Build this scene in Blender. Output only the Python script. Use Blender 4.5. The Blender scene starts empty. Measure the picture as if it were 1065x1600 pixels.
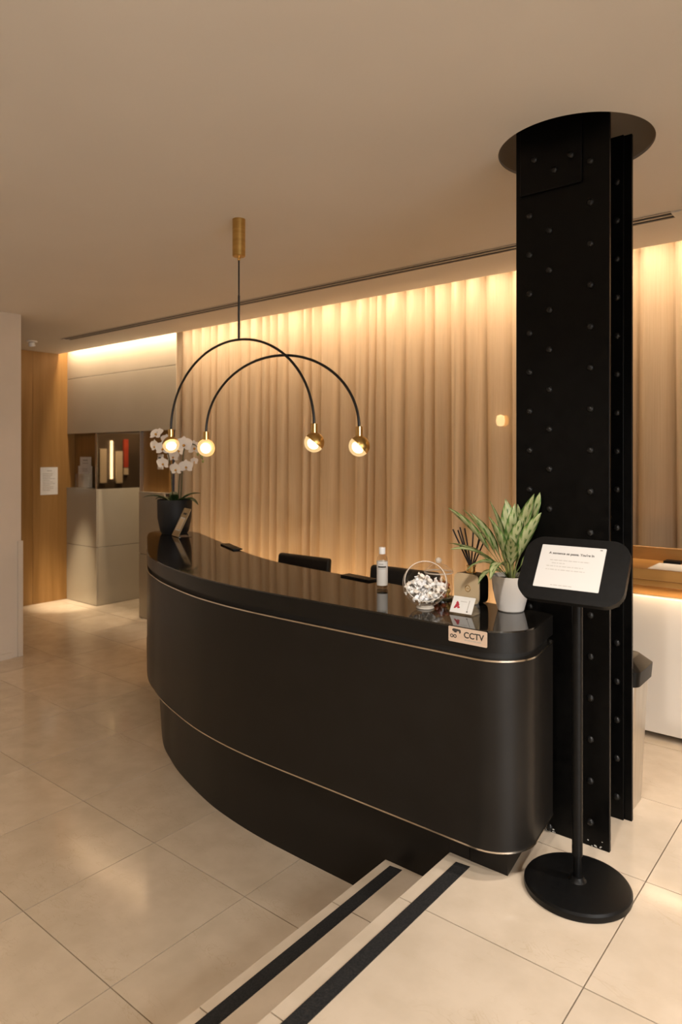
import bpy, bmesh, math, random
from mathutils import Vector, Matrix, Euler
random.seed(7)
R = math.radians
scene = bpy.context.scene
COL = scene.collection
PI = math.pi

# ------------------------------------------------------------------ camera
EYE = 1.46          # eye height above the upper floor (z = 0)
LOW = -0.302        # lower floor
CEIL = 2.70
YAW = 39.1
cam_d = bpy.data.cameras.new('camera')
cam_d.sensor_fit = 'VERTICAL'
cam_d.sensor_height = 36.0
cam_d.lens = 36.0 * 1066.0 / 1600.0
cam_d.shift_y = -(800.0 - 712.0) / 1600.0
cam_d.clip_start = 0.05
cam_d.dof.use_dof = True
cam_d.dof.focus_distance = 2.75
cam_d.dof.aperture_fstop = 3.2
cam = bpy.data.objects.new('camera', cam_d)
cam.location = (0, 0, EYE)
cam.rotation_euler = (R(90), 0, R(YAW))
COL.objects.link(cam)
scene.camera = cam

# ------------------------------------------------------------------ world, lights, exposure
w = bpy.data.worlds.new('world'); scene.world = w; w.use_nodes = True
bg = w.node_tree.nodes['Background']
bg.inputs[0].default_value = (0.80, 0.86, 1.0, 1); bg.inputs[1].default_value = 0.35
scene.view_settings.view_transform = 'Standard'
scene.view_settings.look = 'None'
scene.view_settings.exposure = 0.66
scene.view_settings.gamma = 1.0
scene.view_settings.use_curve_mapping = False

def area(name, loc, rot, sx, sy, power, color):
    l = bpy.data.lights.new(name, 'AREA'); l.shape = 'RECTANGLE'; l.size = sx; l.size_y = sy
    l.energy = power; l.color = color
    o = bpy.data.objects.new(name, l); o.location = loc; o.rotation_euler = rot; COL.objects.link(o); return o
def spot(name, loc, target, power, color, angle, blend, radius):
    l = bpy.data.lights.new(name, 'SPOT'); l.energy = power; l.color = color
    l.spot_size = R(angle); l.spot_blend = blend; l.shadow_soft_size = radius
    o = bpy.data.objects.new(name, l); o.location = loc
    o.rotation_euler = (Vector(target) - Vector(loc)).to_track_quat('-Z', 'Y').to_euler(); COL.objects.link(o); return o
WARM = (1.0, 0.70, 0.41)
# daylight through the street window in the wall on the right, behind the camera
wd_ = area('window_daylight', (2.55, -0.4, 1.45), (0, R(62), 0), 2.1, 3.6, 72, (1.0, 0.97, 0.93)); wd_.data.spread = R(115)
# the LED run hidden in the curtain pocket above the ceiling edge
led = area('pocket_led_run', (-3.2, 4.312, 2.852), (0, 0, 0), 9.3, 0.03, 54, (1.0, 0.78, 0.56)); led.data.spread = R(135)
back_fill = area('curtain_back_fill', (-2.3, 4.64, 2.84), (0, 0, 0), 7.2, 0.03, 12, (1.0, 0.66, 0.34)); back_fill.data.spread = R(60)  # unseen fill lamp added behind the curtain so its lower folds glow warm
# the small ceiling spotlight by the oak wall, aimed at the foot of the cabinet
spot('cabinet_spot', (-7.2567, 3.633, 2.60), (-7.62, 4.26, LOW - 0.1), 420, (1.0, 0.80, 0.56), 21, 1.0, 0.02)
# unseen warm spots added at ceiling height to fill the room and lower floor
for k, (lx, ly) in enumerate(((-3.1, -1.0), (-1.0, -1.2), (-4.3, 0.9))):
    spot('warm_fill_spot', (lx, ly, 2.66), (lx, ly, 0), (60, 60, 36)[k], ((1.0, 0.76, 0.50), (1.0, 0.76, 0.50), (1.0, 0.68, 0.38))[k], 110, 0.8, 0.06)
# whiter spots added out of view to brighten the upper floor on the right
for k, (lx, ly) in enumerate(((-0.05, 1.25), (0.35, 2.45))):
    spot('entrance_fill_spot', (lx, ly, 2.66), (lx, ly, 0), (66, 125)[k], (1.0, 0.90, 0.82), 95, 0.9, 0.08)
# unseen spot added to light the fronts of things at the desk's right end
spot('desk_fill_spot', (-0.55, 0.35, 2.66), (-1.25, 2.5, 0.85), 110, (1.0, 0.90, 0.80), 46, 1.0, 0.07)
spot('counter_fill_spot', (0.55, 1.3, 2.66), (-0.55, 3.74, 0.35), 95, (1.0, 0.88, 0.76), 40, 1.0, 0.07)  # extra spot put in to brighten the white counter front and the bin
spot('orchid_fill_spot', (-4.6, 1.2, 2.66), (-4.3, 3.27, 1.35), 38, (1.0, 0.84, 0.66), 26, 1.0, 0.04)  # extra spot put in, out of view, to lift the dim orchid flowers
# warm uplight added on the floor behind the desk to brighten the lower curtain
area('curtain_foot_fill', (-3.5, 4.08, LOW + 0.03), (R(180 - 34), 0, 0), 4.0, 0.04, 15, (1.0, 0.64, 0.32)).data.spread = R(70)

# ------------------------------------------------------------------ materials
MATS = {}
def mat(name, color, rough=0.5, metal=0.0, spec=0.5, emit=None, estr=0.0, coat=0.0):
    m = bpy.data.materials.new(name); m.use_nodes = True
    b = m.node_tree.nodes['Principled BSDF']
    b.inputs['Base Color'].default_value = (*color, 1); b.inputs['Roughness'].default_value = rough
    b.inputs['Metallic'].default_value = metal; b.inputs['Specular IOR Level'].default_value = spec
    b.inputs['Coat Weight'].default_value = coat
    if emit: b.inputs['Emission Color'].default_value = (*emit, 1); b.inputs['Emission Strength'].default_value = estr
    MATS[name] = m; return m
def nt(m): return m.node_tree.nodes, m.node_tree.links, m.node_tree.nodes['Principled BSDF']
def ramp(nodes, stops):
    r = nodes.new('ShaderNodeValToRGB'); e = r.color_ramp.elements
    e[0].position, e[0].color = stops[0][0], (*stops[0][1], 1)
    e[1].position, e[1].color = stops[-1][0], (*stops[-1][1], 1)
    for p, c in stops[1:-1]:
        x = e.new(p); x.color = (*c, 1)
    return r
def noise_mat(name, c1, c2, scale=(5, 5, 5), detail=5, rough=(0.4, 0.5), bump=0.0, spec=0.5, metal=0.0, coord='Object', lo=0.35, hi=0.65, rand=0.0):
    m = mat(name, c1, rough[0], metal, spec); N, L, b = nt(m)
    tc = N.new('ShaderNodeTexCoord'); mp = N.new('ShaderNodeMapping'); mp.inputs['Scale'].default_value = scale
    L.new(tc.outputs[coord], mp.inputs[0])
    src = mp.outputs[0]
    n = N.new('ShaderNodeTexNoise'); n.inputs['Scale'].default_value = 1; n.inputs['Detail'].default_value = detail
    if rand:
        oi = N.new('ShaderNodeObjectInfo'); mu = N.new('ShaderNodeVectorMath'); mu.operation = 'ADD'
        sc = N.new('ShaderNodeMath'); sc.operation = 'MULTIPLY'; sc.inputs[1].default_value = 37
        L.new(oi.outputs['Random'], sc.inputs[0]); L.new(src, mu.inputs[0]); L.new(sc.outputs[0], mu.inputs[1]); src = mu.outputs[0]
    L.new(src, n.inputs['Vector'])
    r = ramp(N, [(lo, c1), (hi, c2)]); L.new(n.outputs['Fac'], r.inputs[0])
    col = r.outputs[0]
    if rand:
        hs = N.new('ShaderNodeHueSaturation'); mr = N.new('ShaderNodeMapRange')
        mr.inputs['To Min'].default_value = 1 - rand; mr.inputs['To Max'].default_value = 1 + rand
        L.new(oi.outputs['Random'], mr.inputs['Value']); L.new(mr.outputs[0], hs.inputs['Value']); L.new(col, hs.inputs['Color']); col = hs.outputs[0]
    L.new(col, b.inputs['Base Color'])
    mr2 = N.new('ShaderNodeMapRange'); mr2.inputs['To Min'].default_value, mr2.inputs['To Max'].default_value = rough
    L.new(n.outputs['Fac'], mr2.inputs['Value']); L.new(mr2.outputs[0], b.inputs['Roughness'])
    if bump:
        bp = N.new('ShaderNodeBump'); bp.inputs['Strength'].default_value = bump; bp.inputs['Distance'].default_value = 0.01
        L.new(n.outputs['Fac'], bp.inputs['Height']); L.new(bp.outputs[0], b.inputs['Normal'])
    return m

# limestone tiles: mottled beige with fine dark veins
stone = noise_mat('limestone', (0.56, 0.465, 0.35), (0.62, 0.52, 0.40), (9, 9, 9), 9, (0.10, 0.14), 0.0, 0.5, rand=0.05)
N, L, b = nt(stone)
base_link = b.inputs['Base Color'].links[0].from_socket
tc = N.new('ShaderNodeTexCoord'); nz = N.new('ShaderNodeTexNoise'); nz.inputs['Scale'].default_value = 7; nz.inputs['Detail'].default_value = 6
oi = N.new('ShaderNodeObjectInfo'); va = N.new('ShaderNodeVectorMath'); va.operation = 'MULTIPLY_ADD'
va.inputs[1].default_value = (1, 2.2, 1); L.new(tc.outputs['Object'], va.inputs[0]); L.new(oi.outputs['Location'], va.inputs[2])
L.new(va.outputs[0], nz.inputs['Vector']); nz.inputs['Distortion'].default_value = 1.5
vr = ramp(N, [(0.485, (1, 1, 1)), (0.5, (0.90, 0.87, 0.82)), (0.515, (1, 1, 1))]); L.new(nz.outputs['Fac'], vr.inputs[0])
nz2 = N.new('ShaderNodeTexNoise'); nz2.inputs['Scale'].default_value = 2.2; L.new(va.outputs[0], nz2.inputs['Vector'])
fr = ramp(N, [(0.5, (0, 0, 0)), (0.62, (1, 1, 1))]); L.new(nz2.outputs['Fac'], fr.inputs[0])
mx = N.new('ShaderNodeMix'); mx.data_type = 'RGBA'; mx.blend_type = 'MULTIPLY'
L.new(fr.outputs[0], mx.inputs['Factor']); L.new(base_link, mx.inputs['A']); L.new(vr.outputs[0], mx.inputs['B'])
L.new(mx.outputs['Result'], b.inputs['Base Color'])
grout = noise_mat('grout', (0.10, 0.07, 0.045), (0.16, 0.11, 0.07), (30, 30, 30), 3, (0.8, 0.9))
ceil_paint = noise_mat('ceiling_paint', (0.70, 0.66, 0.61), (0.72, 0.68, 0.63), (1.5, 1.5, 1.5), 2, (0.75, 0.85), spec=0.2)
wall_paint = noise_mat('white_wall_paint', (0.60, 0.53, 0.44), (0.65, 0.57, 0.475), (2, 2, 2), 3, (0.6, 0.75), spec=0.3)
beige_wall = noise_mat('beige_wall_paint', (0.50, 0.42, 0.33), (0.56, 0.47, 0.37), (2, 2, 2), 3, (0.6, 0.75), spec=0.3)
wood = noise_mat('oak_veneer', (0.27, 0.140, 0.038), (0.34, 0.185, 0.058), (14, 14, 0.9), 6, (0.38, 0.5), 0.06, 0.4, rand=0.07)
wood_h = noise_mat('oak_counter_wood', (0.36, 0.175, 0.042), (0.46, 0.24, 0.072), (1.2, 16, 16), 6, (0.3, 0.42), 0.05, 0.5)
panel_m = noise_mat('champagne_glass_panel', (0.46, 0.41, 0.32), (0.49, 0.44, 0.345), (2, 2, 2), 2, (0.16, 0.22), spec=0.5)
upper_m = noise_mat('satin_beige_panel', (0.50, 0.43, 0.32), (0.53, 0.455, 0.345), (2, 2, 2), 2, (0.4, 0.5), spec=0.4)
desk_body = noise_mat('satin_black_laminate', (0.0085, 0.0072, 0.006), (0.0105, 0.009, 0.0076), (8, 8, 8), 3, (0.36, 0.42), spec=0.26)
desk_edge = noise_mat('black_stone_edge', (0.005, 0.0046, 0.0042), (0.0065, 0.006, 0.0055), (12, 12, 12), 3, (0.32, 0.4), spec=0.3)
desk_top = noise_mat('polished_black_top', (0.008, 0.007, 0.006), (0.012, 0.010, 0.008), (30, 30, 30), 3, (0.05, 0.08), spec=0.85)
black_gap = mat('recess_black', (0.006, 0.006, 0.006), 0.6)
steel_trim = noise_mat('polished_steel_trim', (0.62, 0.55, 0.46), (0.72, 0.65, 0.56), (10, 10, 10), 2, (0.18, 0.28), metal=1.0)
col_black = noise_mat('black_steel_paint', (0.0018, 0.0017, 0.0016), (0.003, 0.0028, 0.0026), (25, 25, 25), 5, (0.3, 0.42), 0.05, 0.14)
black_metal = noise_mat('powder_black_metal', (0.003, 0.003, 0.003), (0.0045, 0.0045, 0.0045), (60, 60, 60), 3, (0.35, 0.45), spec=0.2)
lamp_black = mat('lamp_black_tube', (0.008, 0.007, 0.006), 0.4)
brass = noise_mat('brushed_brass', (0.52, 0.33, 0.105), (0.62, 0.40, 0.14), (4, 4, 60), 4, (0.3, 0.42), metal=1.0)
brass_hi = noise_mat('polished_brass', (0.80, 0.53, 0.20), (0.86, 0.60, 0.25), (8, 8, 8), 2, (0.15, 0.22), metal=1.0)
paper = noise_mat('white_paper', (0.72, 0.70, 0.66), (0.76, 0.74, 0.70), (20, 20, 20), 2, (0.7, 0.8), spec=0.2)
ink = mat('dark_ink', (0.04, 0.035, 0.03), 0.7)
ink_soft = mat('faded_ink', (0.42, 0.39, 0.35), 0.7)
strip_m = noise_mat('anti_slip_black', (0.010, 0.010, 0.010), (0.022, 0.021, 0.020), (160, 160, 160), 3, (0.75, 0.9), 0.25, spec=0.3)
white_lam = noise_mat('white_laminate', (0.72, 0.67, 0.60), (0.75, 0.70, 0.63), (3, 3, 3), 2, (0.35, 0.45))
bin_steel = noise_mat('brushed_bin_steel', (0.55, 0.52, 0.48), (0.66, 0.63, 0.58), (90, 90, 2), 4, (0.3, 0.42), 0.02, metal=1.0)
plastic_blk = noise_mat('black_plastic', (0.004, 0.0037, 0.0033), (0.006, 0.0052, 0.0046), (20, 20, 20), 2, (0.34, 0.42), spec=0.16)
pot_dark = noise_mat('charcoal_pot', (0.009, 0.009, 0.010), (0.013, 0.013, 0.014), (9, 9, 9), 4, (0.5, 0.65), spec=0.3)
pot_white = noise_mat('white_marble_pot', (0.74, 0.70, 0.65), (0.60, 0.57, 0.53), (16, 16, 16), 7, (0.35, 0.45), lo=0.52, hi=0.75)
soil = noise_mat('potting_soil', (0.02, 0.013, 0.008), (0.05, 0.032, 0.02), (90, 90, 90), 5, (0.85, 0.95), 0.4)
diff_gold = noise_mat('gold_bottle_front', (0.74, 0.57, 0.35), (0.78, 0.61, 0.38), (6, 6, 6), 2, (0.3, 0.38), metal=0.05)
reed_m = noise_mat('black_reed', (0.012, 0.010, 0.010), (0.022, 0.018, 0.018), (40, 40, 40), 2, (0.6, 0.7))
plate_m = noise_mat('brushed_sign_plate', (0.66, 0.50, 0.38), (0.72, 0.56, 0.43), (4, 90, 90), 3, (0.35, 0.45), metal=0.25)
stem_m = noise_mat('orchid_stem', (0.06, 0.055, 0.02), (0.10, 0.09, 0.03), (30, 30, 30), 2, (0.5, 0.6))
cane_m = noise_mat('leaf_stalk', (0.22, 0.27, 0.07), (0.34, 0.36, 0.12), (30, 30, 30), 2, (0.45, 0.55))
orchid_leaf = noise_mat('orchid_leaf_green', (0.012, 0.035, 0.008), (0.03, 0.07, 0.016), (14, 14, 14), 3, (0.3, 0.4))
white_plastic = mat('white_plastic_cap', (0.85, 0.83, 0.80), 0.35)
chair_fabric = noise_mat('chair_black_leather', (0.008, 0.008, 0.008), (0.013, 0.012, 0.012), (30, 30, 30), 3, (0.4, 0.5), 0.05)
tablet_screen = mat('tablet_screen', (0.50, 0.48, 0.45), 0.2, emit=(0.66, 0.61, 0.54), estr=0.2)
red_ink = mat('red_print', (0.45, 0.03, 0.05), 0.6)
mirror_m = noise_mat('bronze_mirror', (0.62, 0.54, 0.44), (0.66, 0.58, 0.48), (3, 3, 3), 2, (0.03, 0.06), metal=1.0)
chrome = mat('chrome_edge', (0.7, 0.66, 0.6), 0.2, 1.0)
red_panel = noise_mat('red_panel', (0.30, 0.03, 0.02), (0.4, 0.06, 0.03), (6, 6, 6), 2, (0.4, 0.5))
gold_card = noise_mat('gold_card_stock', (0.46, 0.33, 0.18), (0.52, 0.38, 0.21), (10, 10, 10), 2, (0.35, 0.45), metal=0.3)
dark_passage = noise_mat('dark_bronze_panel', (0.05, 0.036, 0.024), (0.07, 0.05, 0.033), (3, 3, 3), 2, (0.4, 0.5))
strip_glow = mat('passage_light_strip', (1, 0.8, 0.5), 0.5, emit=(1.0, 0.72, 0.42), estr=2.2)

def petal_material():
    m = mat('orchid_petal', (0.84, 0.79, 0.73), 0.5); N, L, b = nt(m)
    b.inputs['Subsurface Weight'].default_value = 0.0
    tr = N.new('ShaderNodeBsdfTranslucent'); tr.inputs[0].default_value = (0.85, 0.78, 0.70, 1)
    mxs = N.new('ShaderNodeMixShader'); mxs.inputs[0].default_value = 0.3
    out = N['Material Output']; L.new(b.outputs[0], mxs.inputs[1]); L.new(tr.outputs[0], mxs.inputs[2]); L.new(mxs.outputs[0], out.inputs[0])
    n = N.new('ShaderNodeTexNoise'); n.inputs['Scale'].default_value = 60
    r = ramp(N, [(0.3, (0.90, 0.87, 0.83)), (0.7, (0.95, 0.93, 0.90))]); L.new(n.outputs['Fac'], r.inputs[0]); L.new(r.outputs[0], b.inputs['Base Color'])
    return m
petal_m = petal_material()
lip_m = noise_mat('orchid_lip', (0.62, 0.36, 0.05), (0.50, 0.20, 0.04), (80, 80, 80), 2, (0.5, 0.6))

def leaf_material():
    m = mat('variegated_leaf', (0.3, 0.4, 0.15), 0.38); N, L, b = nt(m)
    uv = N.new('ShaderNodeUVMap'); sp = N.new('ShaderNodeSeparateXYZ'); L.new(uv.outputs[0], sp.inputs[0])
    # distance from the mid rib, 0..1
    a = N.new('ShaderNodeMath'); a.operation = 'SUBTRACT'; a.inputs[1].default_value = 0.5; L.new(sp.outputs[0], a.inputs[0])
    ab = N.new('ShaderNodeMath'); ab.operation = 'ABSOLUTE'; L.new(a.outputs[0], ab.inputs[0])
    d = N.new('ShaderNodeMath'); d.operation = 'MULTIPLY'; d.inputs[1].default_value = 2; L.new(ab.outputs[0], d.inputs[0])
    # side veins sweep towards the tip
    s1 = N.new('ShaderNodeMath'); s1.operation = 'MULTIPLY'; s1.inputs[1].default_value = 0.20; L.new(d.outputs[0], s1.inputs[0])
    s2 = N.new('ShaderNodeMath'); s2.operation = 'SUBTRACT'; L.new(sp.outputs[1], s2.inputs[0]); L.new(s1.outputs[0], s2.inputs[1])
    s3 = N.new('ShaderNodeMath'); s3.operation = 'MULTIPLY'; s3.inputs[1].default_value = 44; L.new(s2.outputs[0], s3.inputs[0])
    sn = N.new('ShaderNodeMath'); sn.operation = 'SINE'; L.new(s3.outputs[0], sn.inputs[0])
    nz = N.new('ShaderNodeTexNoise'); nz.inputs['Scale'].default_value = 45; nz.inputs['Detail'].default_value = 4
    t1 = N.new('ShaderNodeMath'); t1.operation = 'MULTIPLY'; t1.inputs[1].default_value = 0.16; L.new(sn.outputs[0], t1.inputs[0])
    t2 = N.new('ShaderNodeMath'); t2.operation = 'ADD'; L.new(d.outputs[0], t2.inputs[0]); L.new(t1.outputs[0], t2.inputs[1])
    t3 = N.new('ShaderNodeMath'); t3.operation = 'MULTIPLY_ADD'; t3.inputs[1].default_value = 0.55; t3.inputs[2].default_value = -0.27
    L.new(nz.outputs['Fac'], t3.inputs[0])
    t4 = N.new('ShaderNodeMath'); t4.operation = 'ADD'; L.new(t2.outputs[0], t4.inputs[0]); L.new(t3.outputs[0], t4.inputs[1])
    r = ramp(N, [(0.0, (0.10, 0.20, 0.045)), (0.07, (0.50, 0.55, 0.27)), (0.55, (0.58, 0.61, 0.34)), (0.78, (0.26, 0.38, 0.11)), (0.95, (0.07, 0.17, 0.035))])
    L.new(t4.outputs[0], r.inputs[0]); L.new(r.outputs[0], b.inputs['Base Color'])
    tr = N.new('ShaderNodeBsdfTranslucent'); L.new(r.outputs[0], tr.inputs[0])
    mxs = N.new('ShaderNodeMixShader'); mxs.inputs[0].default_value = 0.2
    L.new(b.outputs[0], mxs.inputs[1]); L.new(tr.outputs[0], mxs.inputs[2]); L.new(mxs.outputs[0], N['Material Output'].inputs[0])
    return m
leaf_m = leaf_material()

def thin_glass(name, tint=(0.96, 0.95, 0.93), rough=0.02, ior=1.45, base=0.02):
    m = bpy.data.materials.new(name); m.use_nodes = True; N, L = m.node_tree.nodes, m.node_tree.links
    N.remove(N['Principled BSDF'])
    t = N.new('ShaderNodeBsdfTransparent'); t.inputs[0].default_value = (*tint, 1)
    g = N.new('ShaderNodeBsdfGlossy'); g.inputs['Roughness'].default_value = rough; g.inputs[0].default_value = (1, 1, 1, 1)
    lw = N.new('ShaderNodeLayerWeight'); lw.inputs[0].default_value = 0.5
    pw_ = N.new('ShaderNodeMath'); pw_.operation = 'POWER'; pw_.inputs[1].default_value = 4.0; L.new(lw.outputs['Facing'], pw_.inputs[0])
    a = N.new('ShaderNodeMath'); a.operation = 'MULTIPLY_ADD'; a.inputs[1].default_value = 0.55; a.inputs[2].default_value = base; a.use_clamp = True; L.new(pw_.outputs[0], a.inputs[0])
    x = N.new('ShaderNodeMixShader'); L.new(a.outputs[0], x.inputs[0]); L.new(t.outputs[0], x.inputs[1]); L.new(g.outputs[0], x.inputs[2])
    df = N.new('ShaderNodeBsdfDiffuse'); df.inputs[0].default_value = (0.88, 0.82, 0.74, 1)  # pale diffuse painted in at grazing edges to brighten the glass outline
    p2 = N.new('ShaderNodeMath'); p2.operation = 'POWER'; p2.inputs[1].default_value = 6.0; L.new(lw.outputs['Facing'], p2.inputs[0])
    p3 = N.new('ShaderNodeMath'); p3.operation = 'MULTIPLY'; p3.inputs[1].default_value = 0.55; L.new(p2.outputs[0], p3.inputs[0])
    y = N.new('ShaderNodeMixShader'); L.new(p3.outputs[0], y.inputs[0]); L.new(x.outputs[0], y.inputs[1]); L.new(df.outputs[0], y.inputs[2])
    L.new(y.outputs[0], N['Material Output'].inputs[0]); return m
glass = thin_glass('clear_glass', (0.97, 0.96, 0.94), 0.02, 1.45, 0.045)
acrylic = thin_glass('clear_acrylic', (0.90, 0.89, 0.86), 0.05, 1.4, 0.06)
rim_glass = bpy.data.materials.new('glass_rim'); rim_glass.use_nodes = True  # cream half-opaque body paints the bright highlight of glass rims
_N, _L = rim_glass.node_tree.nodes, rim_glass.node_tree.links; _b = _N['Principled BSDF']; _b.inputs['Base Color'].default_value = (0.85, 0.78, 0.68, 1); _b.inputs['Roughness'].default_value = 0.12
_t = _N.new('ShaderNodeBsdfTransparent'); _x = _N.new('ShaderNodeMixShader'); _x.inputs[0].default_value = 0.55
_L.new(_t.outputs[0], _x.inputs[1]); _L.new(_b.outputs[0], _x.inputs[2]); _L.new(_x.outputs[0], _N['Material Output'].inputs[0])

def curtain_material():
    m = mat('sheer_curtain_fabric', (0.60, 0.50, 0.40), 0.85, spec=0.1); N, L, b = nt(m)
    tc = N.new('ShaderNodeTexCoord'); mp = N.new('ShaderNodeMapping'); mp.inputs['Scale'].default_value = (220, 220, 1.5); L.new(tc.outputs['Object'], mp.inputs[0])
    n = N.new('ShaderNodeTexNoise'); n.inputs['Scale'].default_value = 1; n.inputs['Detail'].default_value = 2; L.new(mp.outputs[0], n.inputs['Vector'])
    r = ramp(N, [(0.3, (0.62, 0.49, 0.34)), (0.7, (0.70, 0.565, 0.405))]); L.new(n.outputs['Fac'], r.inputs[0]); L.new(r.outputs[0], b.inputs['Base Color'])
    tr = N.new('ShaderNodeBsdfTranslucent'); L.new(r.outputs[0], tr.inputs[0])
    m1 = N.new('ShaderNodeMixShader'); m1.inputs[0].default_value = 0.28; L.new(b.outputs[0], m1.inputs[1]); L.new(tr.outputs[0], m1.inputs[2])
    tp = N.new('ShaderNodeBsdfTransparent'); tp.inputs[0].default_value = (1, 0.95, 0.88, 1)
    lw = N.new('ShaderNodeLayerWeight'); lw.inputs[0].default_value = 0.5
    mr = N.new('ShaderNodeMapRange'); mr.inputs['To Min'].default_value = 0.22; mr.inputs['To Max'].default_value = 0.03; L.new(lw.outputs['Facing'], mr.inputs['Value'])
    m2 = N.new('ShaderNodeMixShader'); L.new(mr.outputs[0], m2.inputs[0]); L.new(m1.outputs[0], m2.inputs[1]); L.new(tp.outputs[0], m2.inputs[2])
    L.new(m2.outputs[0], N['Material Output'].inputs[0]); return m
curtain_m = curtain_material()

def lampglass():
    m = bpy.data.materials.new('lit_lamp_glass'); m.use_nodes = True; N, L = m.node_tree.nodes, m.node_tree.links
    N.remove(N['Principled BSDF'])
    t = N.new('ShaderNodeBsdfTransparent'); t.inputs[0].default_value = (1, 0.93, 0.8, 1)
    g = N.new('ShaderNodeBsdfGlossy'); g.inputs['Roughness'].default_value = 0.08
    e = N.new('ShaderNodeEmission'); e.inputs[0].default_value = (1.0, 0.68, 0.32, 1); e.inputs[1].default_value = 0.72
    x = N.new('ShaderNodeMixShader'); x.inputs[0].default_value = 0.72; L.new(t.outputs[0], x.inputs[1]); L.new(e.outputs[0], x.inputs[2])
    y = N.new('ShaderNodeMixShader'); y.inputs[0].default_value = 0.08; L.new(x.outputs[0], y.inputs[1]); L.new(g.outputs[0], y.inputs[2])
    L.new(y.outputs[0], N['Material Output'].inputs[0]); return m
lamp_glass = lampglass()
bulb_m = mat('lamp_bulb', (1, 0.9, 0.7), 0.5, emit=(1.0, 0.80, 0.50), estr=9.0)
lamp_inner = mat('lamp_reflector', (0.75, 0.48, 0.16), 0.3, 0.9)

# ------------------------------------------------------------------ object helpers
WORLD = {}
def tag(o, label=None, cat=None, group=None, kind=None):
    if label: o['label'] = label
    if cat: o['category'] = cat
    if group: o['group'] = group
    if kind: o['kind'] = kind
    return o
def thing(name, label, cat, loc=(0, 0, 0), rotz=0.0, group=None, kind=None, world=True):
    """Empty at the base of a thing.  world=True: parts are authored in world coordinates."""
    o = bpy.data.objects.new(name, None); o.empty_display_size = 0.05
    o.location = loc; o.rotation_euler = (0, 0, rotz); COL.objects.link(o)
    tag(o, label, cat, group, kind)
    if world: WORLD[o.name] = (Matrix.Translation(Vector(loc)) @ Matrix.Rotation(rotz, 4, 'Z')).inverted()
    return o
def setparent(o, parent):
    if parent is not None:
        o.parent = parent
        if parent.name in WORLD: o.matrix_parent_inverse = WORLD[parent.name]
    return o
def from_bm(name, bm, m, parent=None, smooth=False):
    me = bpy.data.meshes.new(name); bm.normal_update(); bm.to_mesh(me); bm.free()
    ms = m if isinstance(m, (list, tuple)) else [m]
    for x in ms: me.materials.append(x)
    if smooth:
        for p in me.polygons: p.use_smooth = True
        if smooth == 'auto': me.set_sharp_from_angle(angle=R(35))
    o = bpy.data.objects.new(name, me); COL.objects.link(o); return setparent(o, parent)
def from_py(name, vs, fs, m, parent=None, smooth=False, T=None):
    bm = bmesh.new(); v = [bm.verts.new(T @ Vector(p) if T else p) for p in vs]
    for f in fs:
        try: bm.faces.new([v[i] for i in f])
        except ValueError: pass
    bmesh.ops.recalc_face_normals(bm, faces=bm.faces[:])
    return from_bm(name, bm, m, parent, smooth)
def bevel(bm, w, seg=2, angle=30):
    es = [e for e in bm.edges if len(e.link_faces) == 2 and e.calc_face_angle(0) > R(angle)]
    if es and w > 0: bmesh.ops.bevel(bm, geom=es, offset=w, segments=seg, profile=0.5, affect='EDGES')
def box_bm(lo, hi, bv=0.0, seg=2, T=None):
    bm = bmesh.new(); r = bmesh.ops.create_cube(bm, size=1)
    for v in r['verts']:
        v.co = Vector([(lo[i] + hi[i]) / 2 + v.co[i] * (hi[i] - lo[i]) for i in range(3)])
    bevel(bm, bv, seg)
    if T: bm.transform(T)
    return bm
def box(name, lo, hi, m, parent=None, bv=0.0, seg=2, T=None):
    return from_bm(name, box_bm(lo, hi, bv, seg, T), m, parent, 'auto' if bv else False)
def prism(name, poly, z0, z1, m, parent=None, bv=0.0, seg=2, smooth='auto', T=None):
    bm = bmesh.new()
    if sum(a[0] * c[1] - c[0] * a[1] for a, c in zip(poly, poly[1:] + poly[:1])) < 0: poly = poly[::-1]
    lo = [bm.verts.new((p[0], p[1], z0)) for p in poly]; hi = [bm.verts.new((p[0], p[1], z1)) for p in poly]
    n = len(poly); bm.faces.new(lo[::-1]); bm.faces.new(hi)
    for i in range(n): bm.faces.new((lo[i], lo[(i + 1) % n], hi[(i + 1) % n], hi[i]))
    if bv: bevel(bm, bv, seg, 50)
    if T: bm.transform(T)
    return from_bm(name, bm, m, parent, smooth)
def lathe(name, prof, m, parent=None, n=40, c=(0, 0, 0), T=None, smooth='auto'):
    bm = bmesh.new(); rings = []
    for r, z in prof:
        if r < 1e-6: rings.append([bm.verts.new((c[0], c[1], c[2] + z))])
        else: rings.append([bm.verts.new((c[0] + r * math.cos(2 * PI * k / n), c[1] + r * math.sin(2 * PI * k / n), c[2] + z)) for k in range(n)])
    for a, d in zip(rings, rings[1:]):
        for k in range(n):
            q = [a[k % len(a)], a[(k + 1) % n % len(a)], d[(k + 1) % n % len(d)], d[k % len(d)]]
            q2 = []
            for x in q:
                if x not in q2: q2.append(x)
            if len(q2) > 2: bm.faces.new(q2)
    bmesh.ops.recalc_face_normals(bm, faces=bm.faces[:])
    if T: bm.transform(T)
    return from_bm(name, bm, m, parent, smooth)
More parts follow.
